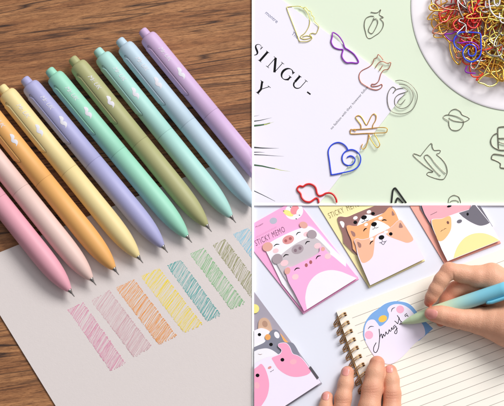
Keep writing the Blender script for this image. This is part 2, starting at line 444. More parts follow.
#@@RIGHT
# ------------------------------------------------------------------ top right: printed magazine sheet
MAG = mat('magazine paper', (237, 233, 245), rough=0.55, bump=0.1, bscale=900, var=0.01, vscale=40, spec=0.3)
mg = MB(box=PANEL_TR); mg.prism([(200, -59.7), (281.5, 0), (406.2, 91.4), (270, 267), (120, 200)], 0.0, 1.9, MAG)
mag = mg.build('magazine_page', origin=(320, 100, 0)); tag(mag, 'white magazine page with large black serif letters and leaf tips, under the wire clips', 'page')
LZ = 1.93
d_ = (0.80, 0.60); u_ = (0.66, -0.75)
def glyph(b, O, strokes, zz):
    f = plane_text(O, d_, u_, zz)
    for i, (P, w) in enumerate(strokes):
        Q = [f(x, y)[:2] for x, y in P]
        if hasattr(w, '__len__') and len(w) == 2:
            w = [w[0]+(w[1]-w[0])*k/(len(Q)-1) for k in range(len(Q))]
        b.ribbon(Q, w, zz+i*0.006, INK)
lb = MB(box=PANEL_TR); O1 = (259.3, 61.5); H = 12.6
def shift(st, dx): return [([(x+dx, y) for x, y in P], w) for P, w in st]
I_ = [([(0, 0), (0, H)], 2.2), ([(-2, 0.2), (2, 0.2)], 0.5), ([(-2, H-0.2), (2, H-0.2)], 0.5)]
N_ = [([(0, 0), (0, H)], 0.7), ([(0.1, H-0.2), (8.8, 0)], 2.4), ([(8.8, 0), (8.8, H)], 0.7), ([(-1.9, 0.2), (1.9, 0.2)], 0.5), ([(-2.2, H-0.2), (0.8, H-0.2)], 0.5), ([(7, H-0.2), (10.7, H-0.2)], 0.5)]
def arcw(cx, cy, rx, ry, t0, t1, wmin, wmax, n=26):
    P = []; w = []
    for i in range(n+1):
        t = R(t0+(t1-t0)*i/n); P.append((cx+rx*math.cos(t), cy+ry*math.sin(t))); w.append(wmin+(wmax-wmin)*abs(math.cos(t))**1.5)
    return P, w
G_ = [arcw(5.2, 6.3, 5.0, 6.2, 40, 325, 0.7, 2.3), ([(9.4, 6.3), (9.4, 1.6)], 1.7), ([(7.3, 6.2), (11, 6.2)], 0.5), ([(9.1, 9.0), (9.5, 12.4)], (0.5, 0.9))]
U_ = [([(0, H), (0, 4.6)], 2.2), (arcw(3.9, 4.4, 3.9, 4.2, 180, 360, 0.7, 1.6)[0], (1.7, 0.7)), ([(7.8, 4.4), (7.8, H)], 0.7), ([(-1.9, H-0.2), (2, H-0.2)], 0.5), ([(6, H-0.2), (9.6, H-0.2)], 0.5)]
S_ = [(cr([(6.6, 9.4), (6.0, 11.4), (4.0, 12.5), (1.6, 11.6), (0.8, 9.5), (2.2, 7.6), (4.8, 6.1), (6.8, 4.6), (7.2, 2.6), (5.6, 0.5), (3.0, 0.0), (1.0, 1.2), (0.3, 3.4)], 4), [0.4+1.6*math.exp(-((i-24)/9.0)**2) for i in range(49)]),
      ([(6.9, 8.8), (6.9, 12.4)], (0.4, 0.8)), ([(0.2, 3.8), (0.2, 0.2)], (0.4, 0.8))]
Y_ = [([(0, 0), (0, 5.8)], 2.1), ([(0, 5.4), (-4.4, H)], 2.1), ([(0.2, 5.6), (4.6, H)], 0.7), ([(-2, 0.2), (2, 0.2)], 0.5), ([(-6.3, H-0.2), (-2.6, H-0.2)], 0.5), ([(2.8, H-0.2), (6.3, H-0.2)], 0.5)]
for st, dx, O in ((S_, -13.6, (O1[0]+0.5, O1[1]-0.8)), (I_, 0.2, O1), (N_, 10.0, O1), (G_, 24.4, O1), (U_, 40.5, O1), ([([(56.3, 4), (60.6, 4)], 1.5)], 0, O1), (Y_, 1.2, (256.4, 93.0))):
    glyph(lb, O, shift(st, dx), LZ)
lb.ribbon([(253.9, 74.2), (253.9, 77.4)], 0.9, LZ, INK)
GREY = mat('grey ink', (70, 70, 78), rough=0.6); BLUEI = mat('slate blue ink', (96, 100, 136), rough=0.6)
lb.build('large_letters', mag); lb = MB(box=PANEL_TR)
put_text(lb, 'montre', plane_text((264.6, 13.8), (0.76, 0.64), (0.64, -0.76), LZ+0.03), BLUEI, size=5.2)
put_text(lb, 'The', plane_text((291.0, 34.6), (0.78, 0.62), (0.62, -0.78), LZ+0.03), BLUEI, size=5.0)
lb.build('title_text', mag); lb = MB(box=PANEL_TR)
put_text(lb, 'no fashion with they: however follow', plane_text((331.6, 130.2), (0.655, -0.756), (-0.756, -0.655), LZ+0.03), GREY, size=3.62, space=1.03)
lb.build('caption_text', mag)
lf = MB(box=PANEL_TR)
LEAF = mat('printed leaf green', (52, 92, 56), rough=0.6); LEAF2 = mat('printed leaf yellow', (190, 200, 90), rough=0.6); LEAFD = mat('printed leaf dark', (52, 58, 56), rough=0.6)
for i, (P, w, m_) in enumerate([([(253.9, 116.6), (257, 116.2), (259.5, 115.4)], (0.4, 0.05), LEAFD), ([(253.9, 121.6), (260, 120.8), (266, 119.4), (272, 118)], (1.1, 0.05), LEAFD),
    ([(253.9, 126.2), (260, 125.6), (266, 124.6), (270, 123.4)], (1.9, 0.9), LEAF), ([(264, 125.1), (268, 124.2), (274, 122.2)], (0.9, 0.05), LEAF2),
    ([(253.9, 147.8), (262, 148.4), (270, 148.6), (279, 148.6)], (1.6, 0.05), LEAFD), ([(253.9, 152.6), (260, 152.5), (265, 152.9)], (1.0, 0.05), LEAFD),
    ([(253.9, 155.0), (264, 155.4), (274, 156.2), (284, 156.6)], (1.0, 0.05), LEAFD), ([(253.9, 165.4), (262, 166.4), (270, 168.2), (276, 169.2)], (1.7, 0.8), LEAF),
    ([(275, 169), (281, 170.6), (290, 171.8)], (0.8, 0.05), LEAF2), ([(253.9, 191.2), (262, 195), (270, 199), (275, 201.6)], (0.9, 0.2), LEAFD)]):
    n = len(P); lf.ribbon(P, [w[0]+(w[1]-w[0])*k/(n-1) for k in range(n)], LZ+0.004*i, m_)
lf.build('printed_leaves', mag)
# ------------------------------------------------------------------ wire clips lying loose
SH = {}
SH['glasses'] = [([(332.6, 33.2), (338.2, 36.4), (342.6, 42.7), (344.8, 48.3), (348.6, 50.8), (353.9, 54.8), (358.0, 61.2), (357.2, 63.6), (351.4, 63.2), (346.4, 63.2), (342.9, 59.8), (341.6, 56), (342.6, 51.8), (342.6, 50.1), (338.8, 49.8), (333.8, 47.7), (331, 42.7), (332.0, 37.6)], True)]
SH['strawberry'] = [([(374, 16.3), (370.2, 16.3), (365.8, 18.8), (364.3, 25), (365.4, 31.4), (367.2, 37), (370.2, 38.5), (375.2, 35.6), (379.6, 32.4), (383, 27), (383.2, 22), (380.3, 18.4), (383.6, 17.4), (379.5, 14.6), (381, 9.2), (378.2, 12.3), (375.2, 12.9), (370.8, 12.2)], False),
                    ([(374.2, 17.6), (372.4, 22), (368.6, 29.6), (370.2, 32.9), (373.0, 32.8), (377.6, 23.8), (376.6, 19.0), (373.8, 20.0)], False)]
SH['cat_tail'] = [([(382.8, 60.6), (380.7, 57.5), (377.9, 55.2), (376.5, 58.4), (373.8, 59.7), (372.4, 63.9), (368.9, 67.4), (361.3, 71.5), (358.9, 76.6), (360.6, 82.6), (365.4, 86.4), (371.7, 89.6), (377.2, 90.3), (381.4, 87.8), (381.6, 84.8), (377.9, 86.4), (372.2, 87.0), (371.4, 84.8), (375.1, 84.6), (378.6, 81.3), (380.7, 74.5), (383.5, 70.8), (388.3, 69.4), (390.6, 63.2), (387.2, 64.0), (382, 62), (378, 63.9), (375.1, 68.4)], False), ([(379.0, 71.4), (382.3, 66.2)], False)]
SH['coil'] = [([(395, 81.6), (400.6, 80.9), (409.4, 84.2), (415.6, 91.2), (417, 98.7), (413.4, 108.3), (406.9, 113.2), (399.3, 114.4), (391.8, 112), (388, 105.8), (387.2, 97.4), (388.9, 91.2), (392.4, 87.4), (395.4, 89.3), (392.8, 93.8), (396.2, 90.0), (401.8, 88.6), (405, 89.0), (407.4, 91.9), (403.7, 93.2), (398.2, 95.2), (394.8, 99.0), (395.0, 104.8), (399.4, 108.8), (405.2, 108.2), (410.4, 104.0), (412.8, 97.4), (411.4, 90.6), (406.4, 85.9), (398.7, 84.6)], False),
              ([(404.8, 95.4), (399.4, 99.6), (397.6, 103.6), (400.8, 104.8), (405.0, 100.0)], False)]
SH['asterisk'] = [([(360.8, 129.4), (360.4, 125), (355.8, 118.6), (356.6, 116.6), (359.6, 116.2), (362.4, 119.2), (366.2, 125.4), (368.4, 122.2), (371.5, 116.2), (374, 114.5), (375.9, 116.4), (375.4, 120.8), (372.8, 125.4), (372.4, 129)], False),
                  ([(356, 131.4), (350.8, 130.0), (350.2, 132.2), (351.8, 134.4), (365, 133.9), (378, 133.6), (385.4, 133.2), (386.8, 131.0), (386.0, 128.6), (378, 128.2), (366, 129.4), (353, 130.0)], False),
                  ([(368.6, 134.6), (368.0, 140.0), (366.6, 144.6), (365.2, 148.2), (362.8, 149.8), (361.2, 148.0), (362.2, 144.6)], False), ([(373.8, 134.4), (377.7, 140.9), (379.4, 145.6), (377.2, 148.4), (374.6, 146.2), (370.8, 140.6), (368.9, 136.0)], False)]
SH['heart'] = [([(347, 157.9), (350.1, 156.4), (353.6, 157.8), (354.8, 161), (352.6, 164.8), (348.2, 166), (343.9, 164), (342, 160), (342.5, 155.6), (345.4, 152.0), (350.6, 150.2), (355.2, 151.2), (359.2, 155), (360.5, 160), (359, 165.5), (355.3, 169.2), (350.4, 171.5), (341, 173.6), (331.9, 175.2), (330.9, 173.6), (329.3, 162), (328.1, 152.4), (330, 147.2), (333.8, 144), (338.6, 143.0), (343.2, 144.7), (346.4, 147.8), (347.9, 151.2)], False)]
SH['redglasses'] = [([(336.3, 203.3), (336.0, 200.2), (333.6, 195.8), (330, 193.7), (325.7, 193.9), (322.5, 195.6), (319.2, 196.2), (316.9, 193.9), (315.6, 188.9), (313.5, 186.1), (309.7, 184.6), (306, 185.1), (302.8, 187.1), (299.7, 186.5), (297.3, 188.6), (297.8, 191.4), (300.2, 193.9), (301.5, 198.3), (305.0, 201.8), (309.7, 202.5), (313.2, 200.4), (315.6, 198.8), (317.8, 199.4), (318.6, 203.3)], False)]
SH['saturn'] = [([(448.5, 114.6), (451, 110.8), (455.4, 109.2), (459.8, 111), (462.4, 114.8), (467.4, 117.0), (469.2, 119.2), (464.2, 122), (459.8, 121.9), (453.8, 120.8), (448.8, 118.0)], False),
                ([(448.7, 121.2), (444.6, 118.8), (443.4, 117.0), (445.4, 115.3), (449.2, 115), (456, 116.4), (461.7, 119), (463.6, 121.4), (462.8, 125.8), (459.8, 129.4), (455.9, 130.7), (451.8, 129.6), (449.2, 126), (448.7, 121.2)], False)]
SH['cat'] = [([(420.7, 155.9), (424.6, 150.8), (431.2, 143.4), (432.4, 147.4), (434.8, 150.3), (440.2, 150.3), (439.4, 153.2), (436.6, 154.4), (441.2, 158.4), (445.5, 164), (447.3, 171.6), (445.6, 176.6), (442.8, 179.4), (436.2, 178.6), (427.4, 175), (428.4, 172.3), (433, 171.6), (424.0, 165.0), (414.0, 156.1), (414.6, 153.8), (420.7, 155.9)], False),
             ([(445.4, 174), (436.0, 164.4), (430.4, 157.0), (426.9, 155), (424.4, 157.4), (431.0, 166.2), (440.4, 176.2)], False)]
SH['cactus'] = [([(514, 129), (508, 126.9), (499.6, 127.2), (497.9, 129.6), (498.2, 142), (498.6, 149.5)], False), ([(497.2, 133.3), (493.2, 135.5), (490.7, 140.9), (492.4, 145.9), (497.5, 149.3), (503, 150.4), (511, 149.4)], False),
                ([(515, 139.2), (505, 138.5), (498.6, 138.6)], False), ([(515, 145.6), (505, 144.4), (498.6, 142.4)], False)]
SH['figure'] = [([(514, 157.4), (505, 155.6), (498, 154.5), (493, 154.6), (491.7, 158.6), (496, 160.6), (500.2, 163.2), (500.4, 167.0), (503, 168.2), (513, 168.4)], False)]
SH['triangle'] = [([(391.4, 203.2), (392.8, 191.2), (394.5, 188.5), (396.8, 189.9), (406.2, 203.2)], False), ([(395.5, 203.2), (396.8, 199.0), (398.7, 198.7), (403.0, 203.2)], False)]
SH['moon'] = [([(448.2, 203.2), (449.2, 198.3), (452.3, 195.8), (455.4, 195.4), (458.6, 197), (460.4, 201.4), (460.4, 203.2)], False), ([(449.6, 202.8), (452, 200.9), (457, 200.6), (458.6, 202.8)], False)]
SH['umbrella'] = [([(299.4, 42.2), (295.8, 32.4), (291, 20), (286.9, 8.8), (288.4, 7.5), (294, 7.0), (300.2, 7.2), (305.8, 11.2), (309.4, 18.8), (309.0, 26.3), (305, 33.4), (300.4, 37.2), (303.6, 39.6), (309, 39.0), (311.4, 37.6), (307, 36.2), (302.5, 37.4)], False),
                  ([(300.2, 7.2), (303, 8.7), (305.6, 8.0), (308.2, 11.2), (310.8, 12.3), (311.4, 15.8), (313.8, 18), (314.2, 21.8), (318.4, 26.6), (317.8, 30.6), (315.8, 34.2), (312.6, 33.7), (309.8, 35), (312, 38.8), (307.2, 42.1), (299.4, 42.2)], False)]
def wire_mesh(name, strokes, r, m_, z, origin, sharp=5):
    b = MB()
    for i, (P, cl) in enumerate(strokes):
        Q = cr(P, 5, cl)
        b.tube([(x, y, z+0.25*math.sin(k*0.16+i*1.9)+i*0.35) for k, (x, y) in enumerate(Q)], r, m_, cl)
    return b
def loose(key, r, m_, z, label, group='wire clips lying loose'):
    P = SH[key]; cx = sum(p[0] for p in P[0][0])/len(P[0][0]); cy = sum(p[1] for p in P[0][0])/len(P[0][0])
    b = wire_mesh('paper_clip', P, r, m_, z+r+0.25, None)
    o = b.build('paper_clip', origin=(cx, cy, z)); tag(o, label, 'paper clip', group)
    return o
loose('umbrella', 0.38, PALEGOLD, 1.95, 'pale gold wire clip with a wavy double edge near the top of the white page')
loose('glasses', 0.68, PURW, 1.95, 'purple wire clip shaped like cat eye glasses on the edge of the white page')
loose('strawberry', 0.36, STEEL, 0.0, 'silver wire clip shaped like a berry with leaves, left of the white bowl')
loose('cat_tail', 0.42, ROSE, 1.95, 'copper wire clip shaped like a cat with curled tail, on the page edge')
loose('coil', 0.36, STEEL, 1.95, 'round silver wire clip of double rings over the corner of the white page')
loose('asterisk', 0.46, GOLD, 1.95, 'gold wire clip shaped like an open plant with a crossbar')
loose('heart', 0.66, BLUEW, 1.95, 'blue wire clip shaped like a heart with a spiral, lying on the page edge')
loose('redglasses', 0.95, REDW, 1.95, 'thick red wire clip of two round lobes at the bottom edge of the page')
loose('saturn', 0.36, STEEL, 0.0, 'silver wire clip shaped like a ringed planet below the white bowl')
loose('cat', 0.36, STEEL, 0.0, 'silver wire clip shaped like a sitting cat in the middle of the green table')
loose('cactus', 0.52, STEEL, 0.0, 'dark silver wire clip shaped like a potted cactus at the right edge')
loose('figure', 0.52, STEEL, 0.0, 'dark silver wire clip with rounded corners below the cactus clip')
loose('triangle', 0.8, BLACKW, 0.0, 'black wire clip shaped like a pointed double triangle at the bottom edge')
loose('moon', 0.36, STEEL, 0.0, 'small silver round wire clip at the bottom edge right of the black clip')
# ------------------------------------------------------------------ bowl and the pile of clips
PORC = mat('white porcelain', (248, 243, 248), rough=0.25, spec=0.5)
BC = (516.8-0.5, 5.1+0.7); BR_ = 105.6
bw = MB(); nS = 160
prof = [(60, 0.0), (90, 0.0), (104, 0.05), (BR_-0.3, 0.25), (BR_, 0.6), (BR_-0.3, 1.0), (BR_-2.0, 1.35), (BR_-6, 1.7), (BR_-14, 1.95), (BR_-19, 2.0), (BR_-25, 2.0), (BR_-34, 2.0), (BR_-60, 2.0), (0.5, 2.0)]
for (r_, z_) in prof:
    for k in range(nS):
        a = 2*math.pi*k/nS; bw.v.append((BC[0]+r_*math.cos(a), BC[1]-r_*math.sin(a), z_))
for i in range(len(prof)-1):
    for k in range(nS):
        l = (k+1) % nS; bw.face([i*nS+k, i*nS+l, (i+1)*nS+l, (i+1)*nS+k], PORC, True)
bw.face([(len(prof)-1)*nS+k for k in range(nS)], PORC); bw.face([k for k in range(nS)][::-1], PORC)
bowl = bw.build('bowl', origin=(BC[0], BC[1], 0)); tag(bowl, 'round white porcelain bowl full of coloured wire clips', 'bowl')
def centred(key):
    P = SH[key]; A = [p for s_, c in P for p in s_]; cx = sum(p[0] for p in A)/len(A); cy = sum(p[1] for p in A)/len(A)
    return [([(x-cx, y-cy) for x, y in s_], c) for s_, c in P]
plain = [([(9, -3.4), (-8, -4.4), (-12, -2), (-12, 2), (-8, 4.2), (9, 3.6), (12, 1.6), (12, -0.6), (9.5, -2.2), (-5, -2.6), (-7.4, 0), (-5, 2.2), (6, 1.8)], False)]
trap = [([(-12, 0), (-9, -3.6), (4, -6.5), (12, -5.5), (13, 0), (12, 5.5), (4, 5), (-9, 3), (-12, 0)], False), ([(12, -5), (0, 0), (11, 4.8)], False)]
loopy = [([(-13, 1), (-9, 4), (0, 2), (10, -4), (13, -1), (9, 3), (0, -1), (-9, -4), (-13, 0.6)], False)]
LIB = {'plain': plain, 'trap': trap, 'loopy': loopy}
for k_ in ('glasses', 'strawberry', 'cat_tail', 'asterisk', 'saturn', 'cat', 'coil'): LIB[k_] = centred(k_)
mesh_lib = {}
def pile_clip(shape, m_, x, y, z, rot, tx, ty, label, sc=1.0, r=0.7):
    key = shape
    if key not in mesh_lib:
        b = MB()
        for i, (P, cl) in enumerate(LIB[shape]):
            Q = cr(P, 4, cl); b.tube([(px, py, 0.5*math.sin(k*0.2+i)) for k, (px, py) in enumerate(Q)], r, GOLD, cl, 6)
        o = b.build('paper_clip', origin=(0, 0, 0)); mesh_lib[key] = o; o['first'] = 1
        c = o
    else:
        c = mesh_lib[key].copy(); COL.objects.link(c)
    for k_ in list(c.keys()):
        if k_ in ('first',): del c[k_]
    c.material_slots[0].link = 'OBJECT'; c.material_slots[0].material = m_
    X, Y, Z = lift(x, y, z)
    c.location = W(X, Y, Z); c.rotation_euler = (R(tx), R(ty), R(rot)); c.scale = (sc, sc, sc)
    tag(c, label, 'paper clip', 'wire clips heaped in the white bowl')
    return c
rnd = random.Random(11)
dome = lambda x, y: 3.4+19*max(0, 1-(math.hypot(x-516.8, y-5.1)/88)**2)**0.8
names = {'gold': GOLD, 'silver': SILVER, 'red': REDW, 'orange': ORW, 'copper': ROSE, 'purple': PURW, 'pale gold': PALEGOLD, 'white': WHITEW}
cnt = 0; tries = 0
while cnt < 135 and tries < 5000:
    tries += 1
    x = rnd.uniform(428, 528); y = rnd.uniform(-24, 88); rr = math.hypot(x-516.8, y-5.1)
    if rr > 76: continue
    if rr > 66 and rnd.random() < 0.35: continue
    redzone = (448 < x < 484 and y < 32)
    q = rnd.random()
    if redzone: c_ = 'red' if q < 0.5 else 'gold' if q < 0.68 else 'copper' if q < 0.84 else 'silver'
    elif x < 452: c_ = 'gold' if q < 0.72 else 'pale gold' if q < 0.85 else 'silver'
    elif y > 55 and x < 484: c_ = 'orange' if q < 0.55 else 'gold' if q < 0.88 else 'silver'
    else: c_ = 'gold' if q < 0.34 else 'silver' if q < 0.52 else 'pale gold' if q < 0.66 else 'copper' if q < 0.8 else 'orange' if q < 0.88 else 'red' if q < 0.94 else 'white'
    sh = rnd.choice(['plain', 'plain', 'plain', 'trap', 'trap', 'trap', 'loopy', 'loopy', 'glasses', 'glasses', 'saturn', 'cat'])
    if rr > 58 and sh not in ('plain', 'trap', 'loopy', 'glasses'): sh = 'plain'
    if rr > 66 and c_ in ('silver', 'white'): c_ = 'gold'
    edge = min(1, (88-rr)/30)
    z = rnd.uniform(0.25, 1.0)**0.6*(dome(x, y)-2.5)+3.2
    if redzone and c_ == 'red': sh = rnd.choice(['plain', 'loopy', 'trap']); rot = rnd.uniform(40, 70)
    else: rot = rnd.uniform(0, 360)
    pile_clip(sh, names[c_], x, y, z, rot, rnd.uniform(-24, 24)*edge, rnd.uniform(-24, 24)*edge, c_+' wire clip tangled in the heap in the white bowl', rnd.uniform(0.95, 1.25))
    cnt += 1
def pile_special(P, closed, r, m_, z, label):
    b = MB(); Q = cr(P, 5, closed)
    pts = [lift(x, y, z+0.5*math.sin(k*0.15)) for k, (x, y) in enumerate(Q)]
    b.tube(pts, r, m_, closed); o = b.build('paper_clip'); tag(o, label, 'paper clip', 'wire clips heaped in the white bowl'); return o
pile_special([(468.3, 49.7), (468.7, 54.3), (471.6, 56), (474.5, 55), (476, 51), (474.5, 46.3), (469, 44.6), (464.5, 47.6), (462.8, 53.4), (465.3, 59.3), (471.2, 61.8), (477, 59.3), (480.8, 53.4), (481.0, 43), (480.8, 35.4), (478.6, 32.9), (470, 32.3), (461, 32.3), (456.8, 35), (453.9, 40), (455.1, 46), (461, 50.6)], False, 0.8, BLUEW, 20, 'blue spiral heart wire clip on top of the heap in the bowl')
pile_special([(445, 34.4), (451.8, 33.6), (456, 31.5), (458, 36), (452.4, 41), (447.8, 38.4)], True, 0.7, PURW, 14.5, 'purple wire clip with pointed lens at the left of the heap in the bowl')
pile_special([(457, 42.5), (461, 43), (467, 42), (473, 42.5), (478, 46), (479, 50)], False, 0.7, PURW, 18.5, 'purple curved wire clip under the blue heart in the bowl')
pile_special([(467, 66), (465.4, 70.5), (467.5, 72.6), (475.5, 73.4)], False, 0.8, PURW, 10.5, 'dark purple wire clip at the lower edge of the heap')
pile_special([(476, 70), (470.2, 66.4), (470.4, 72), (473, 76.6), (480, 76.4), (483.5, 73), (478, 77.6), (476.4, 80.2), (479.6, 79.2)], False, 0.8, ORW, 10, 'orange red wire clip at the lower tip of the heap in the bowl')
pile_special([(488.8, -4), (489.2, 4), (491, 11), (495.6, 16.2), (502, 18.2), (508, 18)], False, 0.75, WHITEW, 25, 'white curved wire clip at the top right of the heap')
pile_special([(494, -4), (494.4, 3), (497, 6), (499.6, 3), (499.8, -4)], False, 0.7, WHITEW, 25, 'white looped wire clip at the top right of the heap')
pile_special([(499.5, 13), (499.8, 19), (502, 22.6), (508, 23.6)], False, 0.7, WHITEW, 24, 'white hooked wire clip at the right edge of the heap')
pile_special([(432, -4), (432.5, 2), (436, 7.6), (441, 9.4), (447, 8)], False, 0.5, SILVER, 9, 'silver ring wire clip at the upper left of the heap')
pile_special([(441, 0), (440.6, 9), (434, 11.4), (428.6, 16.4), (428, 19.4), (433, 19.4), (442, 21.6), (450, 24), (440.8, 24), (434, 18.4), (433, 14.6), (437, 15.6), (445, 14.4)], False, 0.65, GOLD, 8, 'gold bent wire clip sticking out furthest left of the heap')
pile_special([(462, 26), (452, 27), (443, 30), (434.8, 33.6), (434, 36.6), (437.6, 37.6), (445, 37.2), (449, 40.6), (452.6, 44), (454, 50), (457, 56)], False, 0.65, GOLD, 9, 'gold pointed wire clip sticking out below the furthest left clip')
pile_special([(453, 40), (455, 47), (456.6, 53), (456.2, 58.4), (457.8, 60.4), (460.2, 58.4), (462, 50)], False, 0.65, GOLD, 8, 'gold narrow wire clip pointing down under the blue heart clip')
pile_special([(478, 74), (486, 76), (495, 77.6), (506, 78), (512, 74)], False, 0.6, GOLD, 9, 'gold long wire clip along the lower right edge of the heap')
pile_special([(490, 76), (495, 58), (499, 40), (503, 30)], False, 0.65, GOLD, 17, 'gold straight wire clip running down the right side of the heap')
pile_special([(504, 62), (497, 48), (489, 40), (493, 34), (500, 33), (505, 40), (496, 52), (487, 68), (484, 74)], False, 0.62, PALEGOLD, 19, 'pale gold crossed wire clip at the right side of the heap')
#@@MEMO
# ------------------------------------------------------------------ bottom right: sticky note packs
def pack(name, label, corner, origin=None):
    return thing(name, origin, label, 'sticky notes', 'sticky note packs on the lilac table')
def arc_eye(b, a, c, h, z, w=0.95, m_=None):
    mx, my = (a[0]+c[0])/2, (a[1]+c[1])/2; dx, dy = c[0]-a[0], c[1]-a[1]; L = math.hypot(dx, dy)
    n = (dy/L*h, -dx/L*h)
    P = cr([a, (mx+n[0], my+n[1]), c], 6); N = len(P)
    b.ribbon(P, [w*(0.35+0.65*math.sin(math.pi*k/(N-1))) for k in range(N)], z, m_ or INK)
SALMON = card('salmon card', (250, 176, 160)); PINKC = card('pink card', (252, 176, 220)); YELC = card('pale yellow card', (250, 238, 178)); GREYC = card('grey mauve card', (168, 160, 174))
def BM(): return MB(box=PANEL_BR)
# --- pink pack
pk = thing('sticky_note_pack', (305, 262, 0), 'pink pack of sticky notes with three sleeping pig faces', 'sticky notes', 'sticky note packs on the lilac table')
b = BM(); cardp = [(303.2, 314.2), (358.8, 279.2), (299.5, 204), (289, 203.5), (253.9, 223.2), (253.9, 251.3)]
hole = ell(273.3, 221.0, 3.8, 3.2, -15, 24)
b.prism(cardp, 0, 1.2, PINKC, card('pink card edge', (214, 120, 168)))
b.build('backing_card', pk)
b = BM(); GREYH = mat('lilac seen through hole', (186, 186, 204), rough=0.7)
b.flat(hole, 1.23, GREYH)
b.flat(ell(294, 211.5, 9.2, 8.2, -20, 30), 1.23, WHITE); b.flat(ell(288.2, 213.4, 5.6, 2.6, 25, 20), 1.26, card('sticker yellow', (246, 236, 140)))
b.flat(ell(294.6, 210.0, 4.0, 5.0, 30, 20), 1.28, card('sticker coral', (250, 150, 160))); b.flat(ell(298.4, 212, 1.8, 3.4, 25, 20), 1.30, WHITE)
for px_, py_ in ((283.6, 211.2), (290.5, 207.4), (296.2, 219.0), (299.4, 215.4)): b.flat(ell(px_, py_, 0.8, 0.45, 20, 10), 1.32, GREY)
put_text(b, 'STICKY MEMO', plane_text((256.0, 246.4), (0.50, -0.25), (-0.38, -0.93), 1.26), mat('print mauve', (120, 70, 110)), size=8.2, space=1.16)
put_text(b, 'Mr.paper', plane_text((255.6, 228.2), (0.88, -0.46), (-0.2, -0.95), 1.26), mat('print mauve', (120, 70, 110)), size=2.4)
FAINT = mat('faint mauve print', (216, 140, 190)); 
for k in range(14):
    b.ribbon([(256+k*1.5, 238.6-k*0.76), (256.6+k*1.5, 236.4-k*0.76)], 0.35, 1.26, FAINT)
for k in range(20): b.ribbon([(258.5+k*1.5, 248.0-k*0.74), (259.3+k*1.5, 247.6-k*0.74)], 0.4, 1.26, FAINT)
b.build('printed_front', pk)
sq = lambda n, z: None
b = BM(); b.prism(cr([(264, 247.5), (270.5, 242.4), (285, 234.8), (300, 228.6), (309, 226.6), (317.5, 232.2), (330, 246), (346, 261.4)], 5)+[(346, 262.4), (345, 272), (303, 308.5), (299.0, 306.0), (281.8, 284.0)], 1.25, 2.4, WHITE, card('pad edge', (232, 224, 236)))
n1 = b.build('white_note', pk)
EAR = card('tan ear', (232, 172, 160)); BLUSH = card('pale blush', (252, 206, 214)); SNT = card('snout pink', (226, 150, 150)); SND = card('nostril', (176, 96, 100))
b = BM(); b.flat(ell(267.5, 247.2, 5.2, 4.6, -20), 2.44, EAR); b.flat(ell(303.4, 225.4, 4.2, 3.3, 20), 2.44, EAR); b.flat(ell(288.1, 240.1, 6.0, 4.2, -22), 2.45, SNT)
b.flat(ell(285.6, 241.2, 1.5, 1.5), 2.48, SND); b.flat(ell(290.2, 239.0, 1.5, 1.5), 2.48, SND); b.flat(ell(306.2, 234.6, 3, 2.3, -20), 2.45, BLUSH); b.flat(ell(275.6, 251.2, 3, 2.3, -20), 2.45, BLUSH)
arc_eye(b, (273.6, 246.8), (279.3, 244.8), 1.1, 2.47); arc_eye(b, (296, 235.6), (300.6, 232.6), 1.1, 2.47); b.build('face_print', n1)
PIGG = card('grey pig', (206, 196, 202)); b = BM()
b.prism(cr([(277, 265), (279.8, 256.6), (290, 248), (300, 241.6), (310, 238.0), (316, 238.8), (322, 243.6), (330, 252)], 5)+[(330, 262), (300, 272), (289, 285), (283, 276)], 2.5, 3.6, PIGG, WHITE)
n2 = b.build('grey_note', pk); b = BM(); GE = card('grey ear', (172, 156, 164)); 
b.flat(ell(277.2, 259.4, 5.4, 5.0, -30), 3.64, GE); b.flat(ell(311.8, 234.9, 4.8, 4.4, 20), 3.64, GE); b.flat(ell(297.4, 249.8, 6.2, 4.6, -20), 3.65, GE)
b.flat(ell(295.2, 251, 1.5, 1.7), 3.68, card('dark nostril', (136, 112, 124))); b.flat(ell(299.8, 248.8, 1.5, 1.7), 3.68, card('dark nostril', (136, 112, 124)))
b.flat(ell(284.2, 263.6, 4, 3, -20), 3.66, BLUSH); b.flat(ell(317.4, 246.4, 3.6, 2.8, -20), 3.66, BLUSH)
arc_eye(b, (283.0, 257.8), (288.6, 255.4), 1.3, 3.69, 1.1); arc_eye(b, (305, 245.0), (309.8, 242.0), 1.3, 3.69, 1.1); b.build('face_print', n2)
PIGP = card('pink pig', (252, 180, 226)); b = BM()
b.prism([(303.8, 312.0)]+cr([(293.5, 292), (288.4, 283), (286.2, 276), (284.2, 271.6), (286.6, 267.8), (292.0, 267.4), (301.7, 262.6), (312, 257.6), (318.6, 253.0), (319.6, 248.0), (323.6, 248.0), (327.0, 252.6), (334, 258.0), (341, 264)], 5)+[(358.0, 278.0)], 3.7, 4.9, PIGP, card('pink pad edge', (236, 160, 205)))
n3 = b.build('pink_note', pk); b = BM(); fp = [(303.8, 312.0), (289, 284), (330, 262), (345, 264), (358, 278)]
b.flat(ell(287.2, 271.6, 2.8, 3.6, 20), 4.94, EAR); b.flat(ell(322.6, 249.8, 2.0, 2.2, 30), 4.94, EAR); b.flat([p for p in [(306.6, 310.2)]+cr([(305.2, 303), (305.0, 296.6), (307.4, 286.4), (312.5, 278.6), (320, 273.2), (330, 270.8), (340, 272.2), (349, 275.8), (356.6, 278.9)], 5)], 4.95, WHITE)
b.flat(ell(306, 265.9, 1.5, 1.9), 4.96, SND); b.flat(ell(310.4, 262.9, 1.5, 1.9), 4.96, SND); b.flat(ell(295, 277.6, 3.4, 2.8, -20), 4.96, BLUSH); b.flat(ell(327.5, 257, 3.4, 2.8, -20), 4.96, BLUSH)
arc_eye(b, (294, 271.4), (299.6, 269.0), 1.3, 4.97, 1.1); arc_eye(b, (315.6, 260.0), (320.6, 256.4), 1.3, 4.97, 1.1); b.build('face_print', n3)
